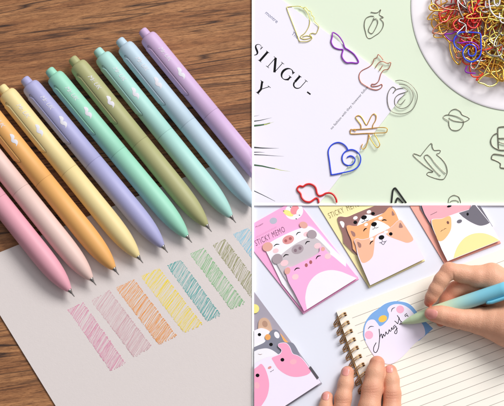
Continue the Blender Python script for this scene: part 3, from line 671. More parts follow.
# --- yellow pack with three dogs
yk = thing('sticky_note_pack', (372, 244, 0), 'pale yellow pack of sticky notes with three dog faces, brown and orange', 'sticky notes', 'sticky note packs on the lilac table')
b = BM(); b.prism([(369.0, 288.0), (424.8, 261.0), (386, 203), (316.5, 203)], 0, 1.2, YELC, card('yellow card edge', (206, 186, 120))); b.build('backing_card', yk)
b = BM(); put_text(b, 'STICKY', plane_text((329.4, 218.8), (0.52, -0.22), (-0.40, -0.93), 1.26), mat('print olive', (140, 120, 70)), size=8.0, space=1.14)
put_text(b, 'MEMO', plane_text((347.4, 211.4), (0.52, -0.22), (-0.40, -0.93), 1.26), mat('print olive', (140, 120, 70)), size=8.0, space=1.14); b.build('printed_front', yk)
LAV = card('pale lavender note', (244, 234, 252)); BRN = card('brown dog', (150, 108, 104)); ORG = card('orange dog', (252, 178, 124)); PCH = card('peach dog', (254, 188, 156)); WH2 = card('muzzle white', (252, 248, 250))
EIN = card('inner ear grey brown', (168, 122, 112))
b = BM(); b.prism(cr([(343.4, 243), (342.2, 234), (338.8, 225), (337.4, 218.6), (340, 216.8), (347, 217.2), (356.4, 213.4), (367.7, 208.8), (378, 205)], 5)+[(392, 204), (392, 225), (360, 258), (352, 252)], 1.25, 2.4, BRN, LAV)
d1 = b.build('brown_note', yk); b = BM()
b.flat(cr([(339.6, 222.4), (342, 221.6), (344.2, 223.8), (343.4, 228), (341.8, 227.2)], 5, True), 2.44, WH2)
b.flat(ell(355.2, 218.3, 2.3, 1.7, -20), 2.44, WH2); b.flat(ell(368.7, 212.3, 2.3, 1.7, -20), 2.44, WH2)
b.flat(cr([(357, 228), (359, 221.5), (363, 216), (369, 215.0), (374, 216.5), (379, 215), (384, 214), (380, 222), (366, 230)], 5, True), 2.45, WH2)
b.flat(ell(363.8, 217.8, 2.9, 2.1, -15), 2.48, INK); b.flat(ell(355.1, 222.8, 1.9, 1.7), 2.47, INK); b.flat(ell(372.8, 214.0, 1.9, 1.6), 2.47, INK)
arc_eye(b, (364.4, 221.2), (360.8, 222.8), 0.6, 2.49, 0.6); arc_eye(b, (368.6, 220), (364.6, 221.2), 0.6, 2.49, 0.6); b.ribbon([(364, 219.6), (364.5, 221.4)], 0.5, 2.5, INK); b.build('face_print', d1)
b = BM(); b.prism(cr([(352.6, 249.5), (351.2, 241), (348.0, 233.5), (346.2, 227.6), (348.4, 225.8), (354, 226.6), (359, 225.6), (368, 221.4), (377.7, 216.6), (384, 213.0), (388.0, 208.6), (391.4, 208.4), (394.8, 212.4), (398.4, 220.4), (401, 226)], 5)+[(390, 250), (364, 262)], 2.5, 3.6, ORG, LAV)
d2 = b.build('orange_note', yk); b = BM()
b.flat(cr([(350.4, 231.4), (354.4, 233.2), (355, 236.8), (352.4, 236.6)], 4, True), 3.64, EIN); b.flat(cr([(391.8, 211.4), (394.4, 215.4), (391.6, 216)], 4, True), 3.64, EIN)
b.flat(cr([(369, 240), (369.6, 230), (372, 223.8), (376, 221.0), (381, 222.4), (385, 224.4), (389.6, 228.6), (384, 236), (372, 242)], 5, True), 3.65, WH2)
b.flat(ell(373.7, 224.8, 2.9, 2.2, -15), 3.68, INK); b.flat(ell(365.8, 225.2, 2.0, 1.4, -30), 3.66, WH2); b.flat(ell(380.2, 218.8, 2.2, 1.6, -20), 3.66, WH2)
arc_eye(b, (363.2, 232), (366.6, 228.8), 0.8, 3.69, 1.2); arc_eye(b, (381.4, 221.4), (386.4, 221.0), 0.8, 3.69, 1.2); b.ribbon([(374, 226.6), (374.6, 228.6)], 0.5, 3.69, INK); arc_eye(b, (374.6, 228.6), (371.6, 229.6), 0.5, 3.7, 0.5); arc_eye(b, (378.4, 227.4), (374.6, 228.6), 0.5, 3.7, 0.5); b.build('face_print', d2)
b = BM(); b.prism([(369.8, 286.0)]+cr([(360.8, 265), (357.4, 256), (355.6, 247), (353.8, 241.4), (356.4, 239.2), (362, 240.2), (370.2, 238.0), (378, 234), (386, 230.4), (391.4, 227.0), (396.8, 221.8), (400.6, 220.6), (404.0, 224.8), (409, 232.4), (414, 240.4)], 5)+[(424.0, 259.6)], 3.7, 4.9, LAV, card('lavender pad edge', (206, 196, 214)))
d3 = b.build('white_note', yk); b = BM()
b.flat(cr([(354.3, 241.6), (356.4, 239.6), (362, 240.6), (370.2, 238.4), (378, 234.4), (386, 230.8), (384.0, 232.8), (377.4, 235.6), (374.6, 240), (373.6, 250), (372.0, 257.6), (367, 262.4), (361.8, 263.4), (358.6, 257), (356.2, 248)], 4, True), 4.94, PCH)
b.flat(cr([(385.2, 231.2), (391.4, 227.4), (396.8, 222.2), (400.4, 221.1), (403.6, 225.0), (408.6, 232.6), (412.6, 239.2), (411.6, 242.0), (406.6, 243.6), (400.6, 241.8), (391.8, 238.6), (387.0, 236.2), (384.6, 233.2)], 4, True), 4.94, PCH)
b.flat(cr([(356.8, 242.6), (360.4, 244.4), (360.6, 248), (358.2, 248)], 4, True), 4.96, EIN); b.flat(cr([(399.6, 223.4), (402.4, 228), (398.4, 228.4)], 4, True), 4.96, EIN)
b.flat(ell(381, 238.2, 2.9, 2.2, -15), 4.97, INK); b.flat(ell(390.3, 234.7, 1.8, 1.7), 4.97, INK); arc_eye(b, (369.4, 245.4), (373.0, 241.6), 0.8, 4.97, 1.2); b.flat(ell(385.5, 232.9, 2.2, 1.5, -20), 4.98, WH2); b.flat(ell(371.2, 239.8, 2.0, 1.4, -30), 4.98, WH2)
b.ribbon([(381.4, 240), (382, 242.4)], 0.5, 4.97, INK); arc_eye(b, (382, 242.4), (378.6, 243.4), 0.6, 4.98, 0.55); arc_eye(b, (386.4, 241.4), (382, 242.4), 0.6, 4.98, 0.55); b.ribbon(cr([(380.6, 243.4), (382.8, 245.4), (385, 242.6)], 4), 0.5, 4.99, INK); b.build('face_print', d3)
# --- salmon pack with cats
sk = thing('sticky_note_pack', (455, 232, 0), 'salmon pack of sticky notes with a patched cat note behind the writing hand', 'sticky notes', 'sticky note packs on the lilac table')
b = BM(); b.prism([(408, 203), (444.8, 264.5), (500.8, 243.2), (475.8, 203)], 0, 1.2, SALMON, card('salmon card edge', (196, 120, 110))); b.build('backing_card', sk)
DG = card('dark grey patch', (112, 108, 120)); PKC = card('pink cat', (252, 176, 188))
b = BM(); b.prism([(419, 203), (420, 209), (425.6, 218.6), (436, 237), (444, 250), (474, 240), (492.4, 226.8), (478, 203)], 1.25, 2.4, DG, WHITE); g1 = b.build('grey_note', sk)
b = BM(); b.prism([(420.8, 203)]+cr([(421.6, 207), (424.0, 213.6), (426.4, 218.0), (431, 225.6)], 4)+[(446, 246), (470, 236), (472, 203)], 2.5, 3.6, PKC, WHITE); g2 = b.build('pink_note', sk)
b = BM(); b.flat(ell(448.8, 206.9, 2.4, 1.1, -15), 3.64, INK); b.ribbon(cr([(430, 215.6), (433, 214.2), (436.6, 212.4)], 3), 0.45, 3.64, GREY); b.build('face_print', g2)
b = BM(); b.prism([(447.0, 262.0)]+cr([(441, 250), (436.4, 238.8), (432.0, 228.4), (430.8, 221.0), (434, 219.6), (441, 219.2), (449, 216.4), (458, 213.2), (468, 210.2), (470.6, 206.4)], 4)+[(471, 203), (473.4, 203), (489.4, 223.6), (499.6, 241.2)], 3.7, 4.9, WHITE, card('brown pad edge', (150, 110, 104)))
g3 = b.build('white_note', sk); b = BM(); CO = card('cat orange', (254, 196, 134))
b.flat(cr([(431.4, 221.4), (434.4, 220.0), (441, 219.6), (449, 216.9), (450.8, 222.8), (449.8, 231.6), (443.5, 240.4), (437.9, 241.6), (435.0, 235), (432.2, 227.4)], 4, True), 4.94, CO)
b.flat([(458.2, 213.8)]+cr([(462.3, 217.8), (469.9, 222.8), (478.6, 226.4), (485, 225.6), (489.0, 223.6)], 4)+[(473.4, 204.5), (471.2, 206.6), (468, 210.7)], 4.94, DG)
b.flat([(452.8, 259.2)]+cr([(454.2, 253.8), (457.3, 246.7), (463.6, 239.0), (472.4, 234.6), (482.4, 234.0), (491.2, 236.8), (498.6, 241.2)], 4), 4.94, card('cat yellow', (250, 234, 162)))
b.flat(ell(458.8, 222.2, 2.7, 1.8, -20), 4.96, DG); b.flat(ell(447.3, 223.4, 1.2, 1.6, -20), 4.96, mat('brown ink', (120, 70, 60))); b.flat(ell(467, 215.0, 1.2, 1.5), 4.96, INK)
arc_eye(b, (440, 232.8), (443.0, 230.6), 0.5, 4.97, 0.45); arc_eye(b, (443, 230.8), (446, 229.2), 0.5, 4.97, 0.45); b.build('face_print', g3)
# --- grey pack
gk = thing('sticky_note_pack', (278, 368, 0), 'grey pack of sticky notes with bird and pink rabbit faces, at the left edge', 'sticky notes', 'sticky note packs on the lilac table')
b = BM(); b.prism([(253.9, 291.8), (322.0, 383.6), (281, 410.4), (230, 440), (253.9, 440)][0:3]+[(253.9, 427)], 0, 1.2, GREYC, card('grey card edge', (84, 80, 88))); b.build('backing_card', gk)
TAN = card('tan bear', (214, 176, 150)); b = BM(); b.prism(cr([(258, 328), (258.6, 322), (261.4, 318.6), (266, 318.4), (269.6, 322), (271.6, 328)], 4)+[(274, 340), (258, 340)], 1.25, 2.2, TAN); t1_ = b.build('tan_note', gk)
b = BM(); b.flat(ell(264.8, 324.2, 2.6, 3.3, -20), 2.24, card('tan ear inner', (184, 144, 122))); b.flat(ell(254.5, 309, 4.6, 4.6), 2.24, card('sticker yellow', (246, 236, 140))); b.build('ear_print', t1_)
b = BM(); b.prism([(253.9, 331)]+cr([(258, 329.2), (262, 328.6), (268.3, 331), (274, 338), (276, 346)], 4)+[(276, 352), (253.9, 352)], 2.3, 3.2, WHITE); t2_ = b.build('white_bird_note', gk)
BIRDO = card('beak orange', (240, 168, 96)); b = BM(); b.flat(ell(259.3, 335, 1.7, 1.6), 3.24, INK); b.build('face_print', t2_)
b = BM(); b.prism(cr([(276.0, 333.6), (280, 333.8), (286.5, 341.0), (292, 347)], 4)+[(284, 350), (278, 341)], 2.3, 3.2, BIRDO); b.build('orange_note', gk)
b = BM(); b.prism([(253.9, 347.6)]+cr([(260, 345), (264.6, 342.4), (267.2, 338), (269.4, 333.0), (273, 330.2), (277.6, 331.0), (280.9, 336), (284.6, 342.4), (292, 343.2), (296.6, 349), (299.7, 356.2)], 4)+[(302, 364), (253.9, 392)], 3.3, 4.2, card('slate bird', (134, 134, 150)), WHITE); t3_ = b.build('slate_bird_note', gk)
b = BM(); b.flat(ell(267.6, 337.6, 2.8, 3.0, 10), 4.24, BIRDO); b.flat(ell(276.6, 335.5, 2.4, 3.6, -28), 4.24, WHITE); b.flat(ell(270.8, 345, 1.8, 1.7), 4.24, INK)
b.flat([(253.9, 352)]+cr([(258, 350), (265.8, 348.8), (272, 350.6), (278.3, 355)], 4)+[(276, 362), (253.9, 370)], 4.26, WHITE); arc_eye(b, (257.6, 354.4), (262, 354.6), -0.6, 4.28, 0.5, mat('brown ink', (120, 70, 60))); b.build('face_print', t3_)
b = BM(); b.prism([(253.9, 365.0)]+cr([(261, 360.4), (268, 357.6), (274.6, 356.2), (279.4, 354.2), (281.0, 350.6), (277.8, 347.2), (278.2, 344.4), (282.0, 343.2), (286.4, 343.8), (289.8, 347.6), (292.6, 354.0), (297.6, 356.0), (303, 360), (309.6, 368.6)], 4)+[(320.6, 383.0), (283, 407.6), (253.9, 425)], 4.3, 5.6, LAV, card('grey pad edge', (110, 106, 116)))
t4_ = b.build('rabbit_note', gk); b = BM(); RP = card('rabbit pink', (250, 166, 200))
b.flat(cr([(278.3, 344.8), (282.0, 343.7), (286.2, 344.3), (289.4, 347.9), (292.2, 354.3), (297.4, 356.4), (302.4, 360.2), (308.6, 368.6), (310.4, 372.2), (306, 375.7), (295.9, 377.6), (287, 375.7), (278.3, 370), (273.3, 362.5), (271.6, 358.6), (276.4, 356.4), (280.0, 354.6), (281.6, 350.6), (278.2, 347.0)], 4, True), 5.64, RP)
b.flat([(253.9, 369.6)]+cr([(258, 366.6), (261.4, 364.6), (265.8, 371.3), (268.9, 383.9), (267, 396.4), (261.4, 406), (256, 412)], 4)+[(253.9, 412)], 5.64, RP)
b.flat(ell(282.1, 360.4, 1.9, 1.8), 5.67, INK); b.flat(ell(257.3, 376, 1.9, 1.8), 5.67, INK); b.flat(ell(269.4, 368.2, 2.0, 1.2, -30), 5.67, SNT); b.flat(ell(293, 362.4, 3.4, 2.6, -10), 5.66, card('soft peach blush', (252, 180, 196))); b.flat(ell(256.6, 386, 2.6, 3.4, -10), 5.66, card('soft peach blush', (252, 180, 196)))
arc_eye(b, (271.6, 371.4), (269.6, 372.4), 0.4, 5.67, 0.45); arc_eye(b, (273.4, 370.0), (271.6, 371.4), 0.4, 5.67, 0.45); b.build('face_print', t4_)
b = BM(); b.prism([(308.4, 368.6), (310.2, 366.6), (318.6, 378.2), (316.8, 380.2)], 5.62, 5.9, card('grey card edge', (84, 80, 88))); b.build('tape', gk)
# ------------------------------------------------------------------ notebook
CREAM = mat('cream paper', (252, 246, 235), rough=0.75, bump=0.12, bscale=800, var=0.012, vscale=60, spec=0.2)
nb = thing('spiral_notebook', (420, 350, 0), 'open cream spiral notebook with ruled lines and a brass coloured wire binding', 'notebook')
ua = Vector((0.935, -0.354)); va = Vector((0.340, 0.940)); TLn = Vector((336.3, 312.0))
q = lambda u, v: (TLn.x+ua.x*u+va.x*v, TLn.y+ua.y*u+va.y*v)
b = MB(box=PANEL_BR); b.prism([q(0, 0), q(230, 0), q(230, 180), q(0, 180)], 0.2, 3.0, CREAM, card('page edges', (232, 222, 204))); page = b.build('page_block', nb)
PZ = 3.0
b = MB(box=PANEL_BR); RULE = mat('ruled line ink', (150, 140, 132), rough=0.7)
v = 11.6; k = 0
while v < 176:
    P = [q(12.5+i*10, v) for i in range(22)]; b.ribbon(P, 0.42, PZ+0.03, RULE); v += 8.17; k += 1
b.build('ruled_lines', page)
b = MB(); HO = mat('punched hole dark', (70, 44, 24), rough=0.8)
n = 0; v = 5.6
RG = wire('brass binding wire', (190, 148, 100), 0.9, 0.3)
rings = []
while v < 150:
    h = q(7.4, v); rings.append((h, v)); 
    for s_ in (-1, 1):
        cx, cy = h[0]+va.x*s_*1.05, h[1]+va.y*s_*1.05
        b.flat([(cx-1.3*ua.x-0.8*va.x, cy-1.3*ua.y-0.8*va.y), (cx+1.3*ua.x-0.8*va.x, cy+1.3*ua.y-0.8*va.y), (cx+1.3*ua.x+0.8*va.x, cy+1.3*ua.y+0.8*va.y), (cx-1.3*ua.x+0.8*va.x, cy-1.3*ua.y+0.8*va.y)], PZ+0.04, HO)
    v += 8.9
b.build('punched_holes', page)
for h, v in rings:
    b = MB()
    for s_ in (-1, 1):
        pts = []
        for i in range(25):
            t = i/24*2*math.pi*0.93-0.15
            # loop from the hole over the edge and back beneath
            uu = -6.9+7.6*math.cos(t); zz = 3.4+4.8*math.sin(t); drift = 6.6*(0.5-0.5*math.cos(t))-1.9*math.sin(t)
            pts.append((h[0]+ua.x*uu+va.x*(drift+s_*0.95), h[1]+ua.y*uu+va.y*(drift+s_*0.95), max(0.7, zz+0.3)))
        b.tube(pts, 0.58, RG, n=6)
    b.build('binding_ring', nb)
b = MB(); b.tube([(*q(-1.0, 4), 2.0), (*q(-1.0, 150), 2.0)], 0.55, RG, n=6); b.build('binding_wire', nb)
# ------------------------------------------------------------------ penguin note on the page
BLU = card('penguin blue', (126, 174, 232)); pn = thing('sticky_note', (396, 334, PZ), 'blue and white penguin shaped sticky note with handwriting on the notebook page', 'sticky note')
out = cr([(362.9, 334.9), (363.6, 327), (366.6, 320), (371.6, 313.8), (377.7, 309.4), (384, 304.7), (390.5, 302.3), (397, 301.6), (405.6, 303.0), (411, 306.0), (415.6, 311.2), (419.6, 317.4)], 5)+[(424, 321), (432.6, 329.0), (425, 335.8)]+cr([(420, 340), (414, 344.4), (403, 356.2), (392, 364), (382, 363), (374, 356.6), (367, 345.8), (364, 339.4)], 5)
b = MB(box=PANEL_BR); b.prism(out, PZ+0.05, PZ+0.55, LAV, WHITE); pad = b.build('note_pad', pn)
b = MB(box=(253.9, 206, 600, 341)); z = PZ+0.58
b.flat(out, z-0.015, BLU); b.box = PANEL_BR
inner = cr([(364.0, 336), (364.6, 328), (366.8, 322.4), (370.2, 320.2), (374.0, 320.4), (377.0, 323.6), (379.4, 326.6), (383, 325.0), (387.6, 319.8), (388.6, 314.6), (387.0, 310.2), (389.6, 306.6), (395, 304.6), (402, 305.2), (408.6, 308.8), (413.6, 314.2), (419.4, 321.0), (423.6, 327.6), (424.6, 335.2), (419.6, 339.6), (413.6, 343.8), (402.6, 355.6), (391.6, 363.4), (382.4, 362.4), (374.6, 356.0), (367.8, 345.4), (365, 339.6)], 5, True)
b.flat(inner, z, LAV)
b.flat(ell(382.4, 319.2, 4.4, 3.3, -25), z+0.02, card('beak yellow', (252, 202, 84))); b.flat(ell(399.8, 309.9, 3.9, 3.9), z+0.02, card('penguin cheek', (248, 180, 208))); b.flat(ell(368.6, 335.4, 4.2, 4.2), z+0.02, card('penguin cheek', (248, 180, 208)))
GI = mat('soft dark ink', (84, 80, 100)); arc_eye(b, (390.9, 312.4), (394.8, 307.8), 1.2, z+0.03, 0.9, GI); arc_eye(b, (367.6, 329.6), (373.6, 327.0), 1.4, z+0.03, 0.9, GI)
b.build('penguin_print', pad)
b = MB(); z += 0.03
for i, (P, w) in enumerate([([(378.7, 329.3), (379.2, 334), (379.3, 338.6), (378.7, 344), (378.2, 348), (376.8, 351.6), (375.2, 353.0), (373.4, 351.6), (373.5, 347.6), (375.9, 343.0)], 0.75),
    ([(379.0, 339.2), (380.8, 334.4), (381.6, 336.4), (382.2, 338.7), (382.9, 334.6), (383.6, 335.6), (384.6, 336.6), (385.6, 332.2), (386.6, 334.4), (388.0, 333.6), (388.8, 330.0), (389.6, 331.8), (390.8, 331.0), (391.3, 328.0), (392.2, 329.9), (393.2, 329.3)], 0.7),
    ([(395.0, 325.4), (393.0, 327.2), (393.6, 329.0), (395.4, 326.6), (396.2, 329.0), (396.7, 332.4), (395.6, 334.2), (394.2, 333.2), (395.2, 330.8), (397.2, 328.4)], 0.7),
    ([(394.2, 321.4), (396.2, 323.0), (397.4, 324.2), (398.2, 321.0), (398.8, 317.6)], 0.7), ([(396.8, 315.8), (398.6, 318.4), (400.0, 321.2), (401.8, 322.6)], 0.7), ([(399.4, 324.6), (400.8, 322.0)], 0.5),
    ([(406.6, 313.8), (404.6, 315.4), (405.2, 317.0), (406.8, 315.2), (407.2, 316.8), (408.2, 316.4)], 0.6)]):
    b.ribbon(cr(P, 4), w, z+i*0.004, INK)
b.build('handwriting', pad)
#@@HANDS
# ------------------------------------------------------------------ hands: implicit surface of blended tapered limbs
def surface_nets(F, lo, h):
    nx, ny, nz = F.shape; s_ = F < 0
    cell = np.zeros((nx-1, ny-1, nz-1, 3)); cnt_ = np.zeros((nx-1, ny-1, nz-1))
    C = [(0, 0, 0), (1, 0, 0), (0, 1, 0), (1, 1, 0), (0, 0, 1), (1, 0, 1), (0, 1, 1), (1, 1, 1)]
    g = lambda a, c: a[c[0]:nx-1+c[0], c[1]:ny-1+c[1], c[2]:nz-1+c[2]]
    for a in C:
        for ax in range(3):
            if a[ax] == 0:
                c2 = list(a); c2[ax] = 1
                fa, fb = g(F, a), g(F, c2); x = (fa < 0) != (fb < 0)
                t = np.where(x, fa/(np.where(fa == fb, 1, fa-fb)), 0)
                for k in range(3): cell[..., k] += np.where(x, a[k]+(t if k == ax else 0), 0)
                cnt_ += x
    act = cnt_ > 0; idx = -np.ones(act.shape, int); idx[act] = np.arange(act.sum())
    base = np.argwhere(act); V = (base+cell[act]/cnt_[act][:, None])*h+np.array(lo)
    faces = []
    for ax in range(3):
        o = [k for k in range(3) if k != ax]
        sl0 = [slice(1, -1)]*3; sl0[ax] = slice(0, -1); sl1 = [slice(1, -1)]*3; sl1[ax] = slice(1, None)
        A, B = s_[tuple(sl0)], s_[tuple(sl1)]
        P = np.argwhere(A != B); flip = A[A != B]
        off = np.array([1, 1, 1]); off[ax] = 0; P = P+off
        def I(d0, d1):
            Q = P.copy(); Q[:, o[0]] -= d0; Q[:, o[1]] -= d1
            return idx[Q[:, 0], Q[:, 1], Q[:, 2]]
        q_ = np.stack([I(1, 1), I(0, 1), I(0, 0), I(1, 0)], 1)
        if ax == 1: flip = ~flip
        q_[~flip] = q_[~flip][:, ::-1]
        faces.append(q_)
    Fc = np.concatenate(faces); Fc = Fc[(Fc >= 0).all(1)]
    return V, Fc
def cone_sdf(X, Y, Z, a, b_, ra, rb, flatz=1.0):
    a = np.array(a, float); b_ = np.array(b_, float); ab = b_-a; L2 = (ab**2).sum()+1e-9
    px, py, pz = X-a[0], Y-a[1], Z-a[2]
    t = np.clip((px*ab[0]+py*ab[1]+pz*ab[2])/L2, 0, 1)
    d = np.sqrt((px-t*ab[0])**2+(py-t*ab[1])**2+((pz-t*ab[2])/flatz)**2)
    return d-(ra+(rb-ra)*t)
def smin(a, b_, k):
    h_ = np.maximum(k-np.abs(a-b_), 0)/k
    return np.minimum(a, b_)-h_*h_*k*0.25
def skin_mat():
    m = bpy.data.materials.new('skin'); m.use_nodes = True; nt = m.node_tree; N = nt.nodes; L = nt.links; b = N['Principled BSDF']
    b.inputs['Roughness'].default_value = 0.48; b.inputs['Specular IOR Level'].default_value = 0.35
    b.inputs['Subsurface Weight'].default_value = 0.15; b.inputs['Subsurface Radius'].default_value = (0.004, 0.0016, 0.0009); b.inputs['Subsurface Scale'].default_value = 0.8
    g = N.new('ShaderNodeNewGeometry'); at = N.new('ShaderNodeAttribute'); at.attribute_name = 'redness'
    n = N.new('ShaderNodeTexNoise'); n.inputs['Scale'].default_value = 160; n.inputs['Detail'].default_value = 5; L.new(g.outputs['Position'], n.inputs['Vector'])
    a = N.new('ShaderNodeMix'); a.data_type = 'RGBA'; a.inputs['A'].default_value = srgb(220, 162, 132); a.inputs['B'].default_value = srgb(232, 178, 148); L.new(n.outputs['Fac'], a.inputs['Factor'])
    c = N.new('ShaderNodeMix'); c.data_type = 'RGBA'; L.new(at.outputs['Fac'], c.inputs['Factor']); L.new(a.outputs['Result'], c.inputs['A']); c.inputs['B'].default_value = srgb(196, 100, 78)
    L.new(c.outputs['Result'], b.inputs['Base Color'])
    w = N.new('ShaderNodeTexVoronoi'); w.inputs['Scale'].default_value = 1100; L.new(g.outputs['Position'], w.inputs['Vector'])
    n2 = N.new('ShaderNodeTexNoise'); n2.inputs['Scale'].default_value = 420; n2.inputs['Detail'].default_value = 5; L.new(g.outputs['Position'], n2.inputs['Vector'])
    ad = N.new('ShaderNodeMath'); ad.operation = 'ADD'; L.new(w.outputs['Distance'], ad.inputs[0]); L.new(n2.outputs['Fac'], ad.inputs[1])
    bp = N.new('ShaderNodeBump'); bp.inputs['Strength'].default_value = 0.3; bp.inputs['Distance'].default_value = 0.0005
    L.new(ad.outputs[0], bp.inputs['Height']); L.new(bp.outputs['Normal'], b.inputs['Normal'])
    return m
SKIN = skin_mat(); NAIL = mat('finger nail', (230, 156, 146), rough=0.28, spec=0.5, sss=0.15, var=0.05, vscale=300)
def hand(name, label, chains, creases, red, lo, hi, h=0.55, kchain=3.0, group_k=None):
    xs = [np.arange(lo[k], hi[k], h) for k in range(3)]
    X, Y, Z = np.meshgrid(*xs, indexing='ij'); F = None
    for (pts, kk) in chains:
        G = None
        for i in range(len(pts)-1):
            (x0, y0, z0, r0), (x1, y1, z1, r1) = pts[i], pts[i+1]
            c = cone_sdf(X, Y, Z, lift(x0, y0, z0), lift(x1, y1, z1), r0, r1)
            G = c if G is None else smin(G, c, kchain)
        F = G if F is None else smin(F, G, kk)
    for (x, y, z, dx, dy, half, depth, wd) in creases:      # a crease is a thin groove across the skin
        cx, cy, cz = lift(x, y, z); L = math.hypot(dx, dy); dx, dy = dx/L, dy/L
        u = (X-cx)*dx+(Y-cy)*dy; v_ = -(X-cx)*dy+(Y-cy)*dx
        F = F+depth*np.exp(-(v_+0.02*u*u)**2/(wd*wd))*np.clip(1.3-(np.abs(u)/half)**2, 0, 1)*np.exp(-np.clip(cz-Z, 0, None)**2/16)
    V, Fc = surface_nets(F, lo, h)
    # smooth
    e = np.concatenate([Fc[:, [0, 1]], Fc[:, [1, 2]], Fc[:, [2, 3]], Fc[:, [3, 0]]])
    for it in range(3):
        acc = np.zeros_like(V); c_ = np.zeros(len(V))
        for k in range(3): acc[:, k] = np.bincount(e[:, 0], V[e[:, 1], k], len(V))+np.bincount(e[:, 1], V[e[:, 0], k], len(V))
        c_ = np.bincount(e[:, 0], minlength=len(V))+np.bincount(e[:, 1], minlength=len(V))
        V = V*0.4+0.6*acc/c_[:, None]
    rd = np.zeros(len(V))
    for (x, y, z, r_, amt) in red:
        cx, cy, cz = lift(x, y, z); d2 = ((V-np.array([cx, cy, cz]))**2).sum(1); rd = np.maximum(rd, amt*np.exp(-d2/(r_*r_)))
    e_ = thing(name, ((lo[0]+hi[0])/2, (lo[1]+hi[1])/2, 3.0), label, 'hand', None)
    b = MB(); b.v = [tuple(v_) for v_ in V]
    b.ms = [SKIN]; b.f = [[int(i) for i in f] for f in Fc]; b.mi = [0]*len(Fc); b.sm = [True]*len(Fc)
    o = b.build('skin', e_); at = o.data.attributes.new('redness', 'FLOAT', 'POINT'); at.data.foreach_set('value', rd.astype(np.float32))
    bvh = BVHTree.FromPolygons([Vector(v_) for v_ in V], b.f)
    return e_, bvh
def nail(e_, bvh, cx, cy, ang, rl, rw, lift_h=0.35):
    # a curved plate that follows the finger beneath it
    b = MB(); a = R(ang); n = 9; G = {}
    ok = True
    for i in range(-n, n+1):
        for j in range(-n, n+1):
            u, v_ = i/n, j/n
            # squircle mapping of the square to a rounded nail
            uu = u*math.sqrt(max(0, 1-v_*v_*0.42)); vv = v_*math.sqrt(max(0, 1-u*u*0.42))
            x = cx+rl*uu*math.cos(a)-rw*vv*math.sin(a); y = cy+rl*uu*math.sin(a)+rw*vv*math.cos(a)
            hit = bvh.ray_cast(Vector((x, y, 80)), Vector((0, 0, -1)))
            z = hit[0].z if hit[0] else None
            ed = max(abs(u), abs(v_))
            G[i, j] = (x, y, z, ed)
    zz = [g_[2] for g_ in G.values() if g_[2] is not None]
    if not zz: return
    ids = {}
    for k_, (x, y, z, ed) in G.items():
        if z is None or z < max(zz)-7: continue
        ids[k_] = len(b.v); b.v.append((x, y, z+lift_h*(1-max(0, ed-0.85)/0.15*1.6)))
    for i in range(-n, n):
        for j in range(-n, n):
            q_ = [(i, j), (i+1, j), (i+1, j+1), (i, j+1)]
            if all(k_ in ids for k_ in q_): b.face([ids[k_] for k_ in q_][::-1], NAIL, True)
    b.build('nail', e_)
#@@PENHAND
# right hand, holding the gradient pen
index = [(428.8, 302.0, 22, 4.7), (431.5, 297.0, 24, 5.9), (435.8, 289.4, 27, 6.7), (441.6, 279.8, 29, 7.3), (449.0, 270.8, 29, 8.0), (462, 273.6, 26, 8.6), (478, 276.6, 24, 10.5), (491, 277, 22, 13.5), (506, 288, 20, 17.0), (530, 300, 22, 20)]
thumb = [(430.4, 313.4, 24, 5.9), (434.5, 314.0, 25, 7.2), (441, 314.8, 25, 8.6), (449, 316.6, 24, 9.2), (458, 318.6, 23, 9.6), (468, 319.6, 21, 10.8), (480, 321.0, 19, 13.0), (494, 323, 19, 16.5), (508, 326, 20, 20.5), (530, 330, 22, 26)]
middle = [(440.6, 322.0, 8.5, 4.6), (442.5, 312, 9, 6.2), (447.5, 299, 11, 7.2), (455, 289.5, 13, 7.8), (470, 285, 13, 8.6), (492, 290, 12, 12)]
ring = [(452, 322, 7.5, 5.0), (460, 310, 7.5, 5.8), (468, 298, 9, 7.0), (482, 296, 10, 9), (500, 300, 12, 14)]
palm = [(502, 302, 12, 15), (530, 315, 18, 26)]
rhe, rbvh = hand('hand', 'right hand gripping the green and blue pen over the notebook page', [(index, 3), (palm, 6), (ring, 2.0), (middle, 2.0), (thumb, 2.2)],
    [(452.5, 279.5, 24, 0.35, 1, 6, 0.7, 0.8), (434.6, 292.0, 30, 1, 0.55, 5, 0.10, 0.5), (442.0, 276.6, 34, 1, 0.6, 6, 0.12, 0.5), (444.4, 273.0, 34, 1, 0.7, 6, 0.12, 0.5), (449, 313.5, 30, 0.15, 1, 7, 0.14, 0.5), (451.6, 313.5, 30, 0.1, 1, 7, 0.14, 0.5), (454.2, 314.0, 30, 0.1, 1, 7, 0.1, 0.5)],
    [(429, 304, 24, 7, 0.8), (430, 318, 24, 8, 0.7), (449, 268, 34, 6, 0.35), (452, 300, 12, 12, 0.9), (444, 322, 9, 9, 0.9), (466, 285, 14, 9, 0.75), (452, 318, 30, 7, 0.3), (478, 283, 20, 12, 0.3)],
    (414, 246, 1.0), (524, 374, 52))
nail(rhe, rbvh, *lift(431.6, 313.9, 31)[:2], 14, 6.0, 4.9)
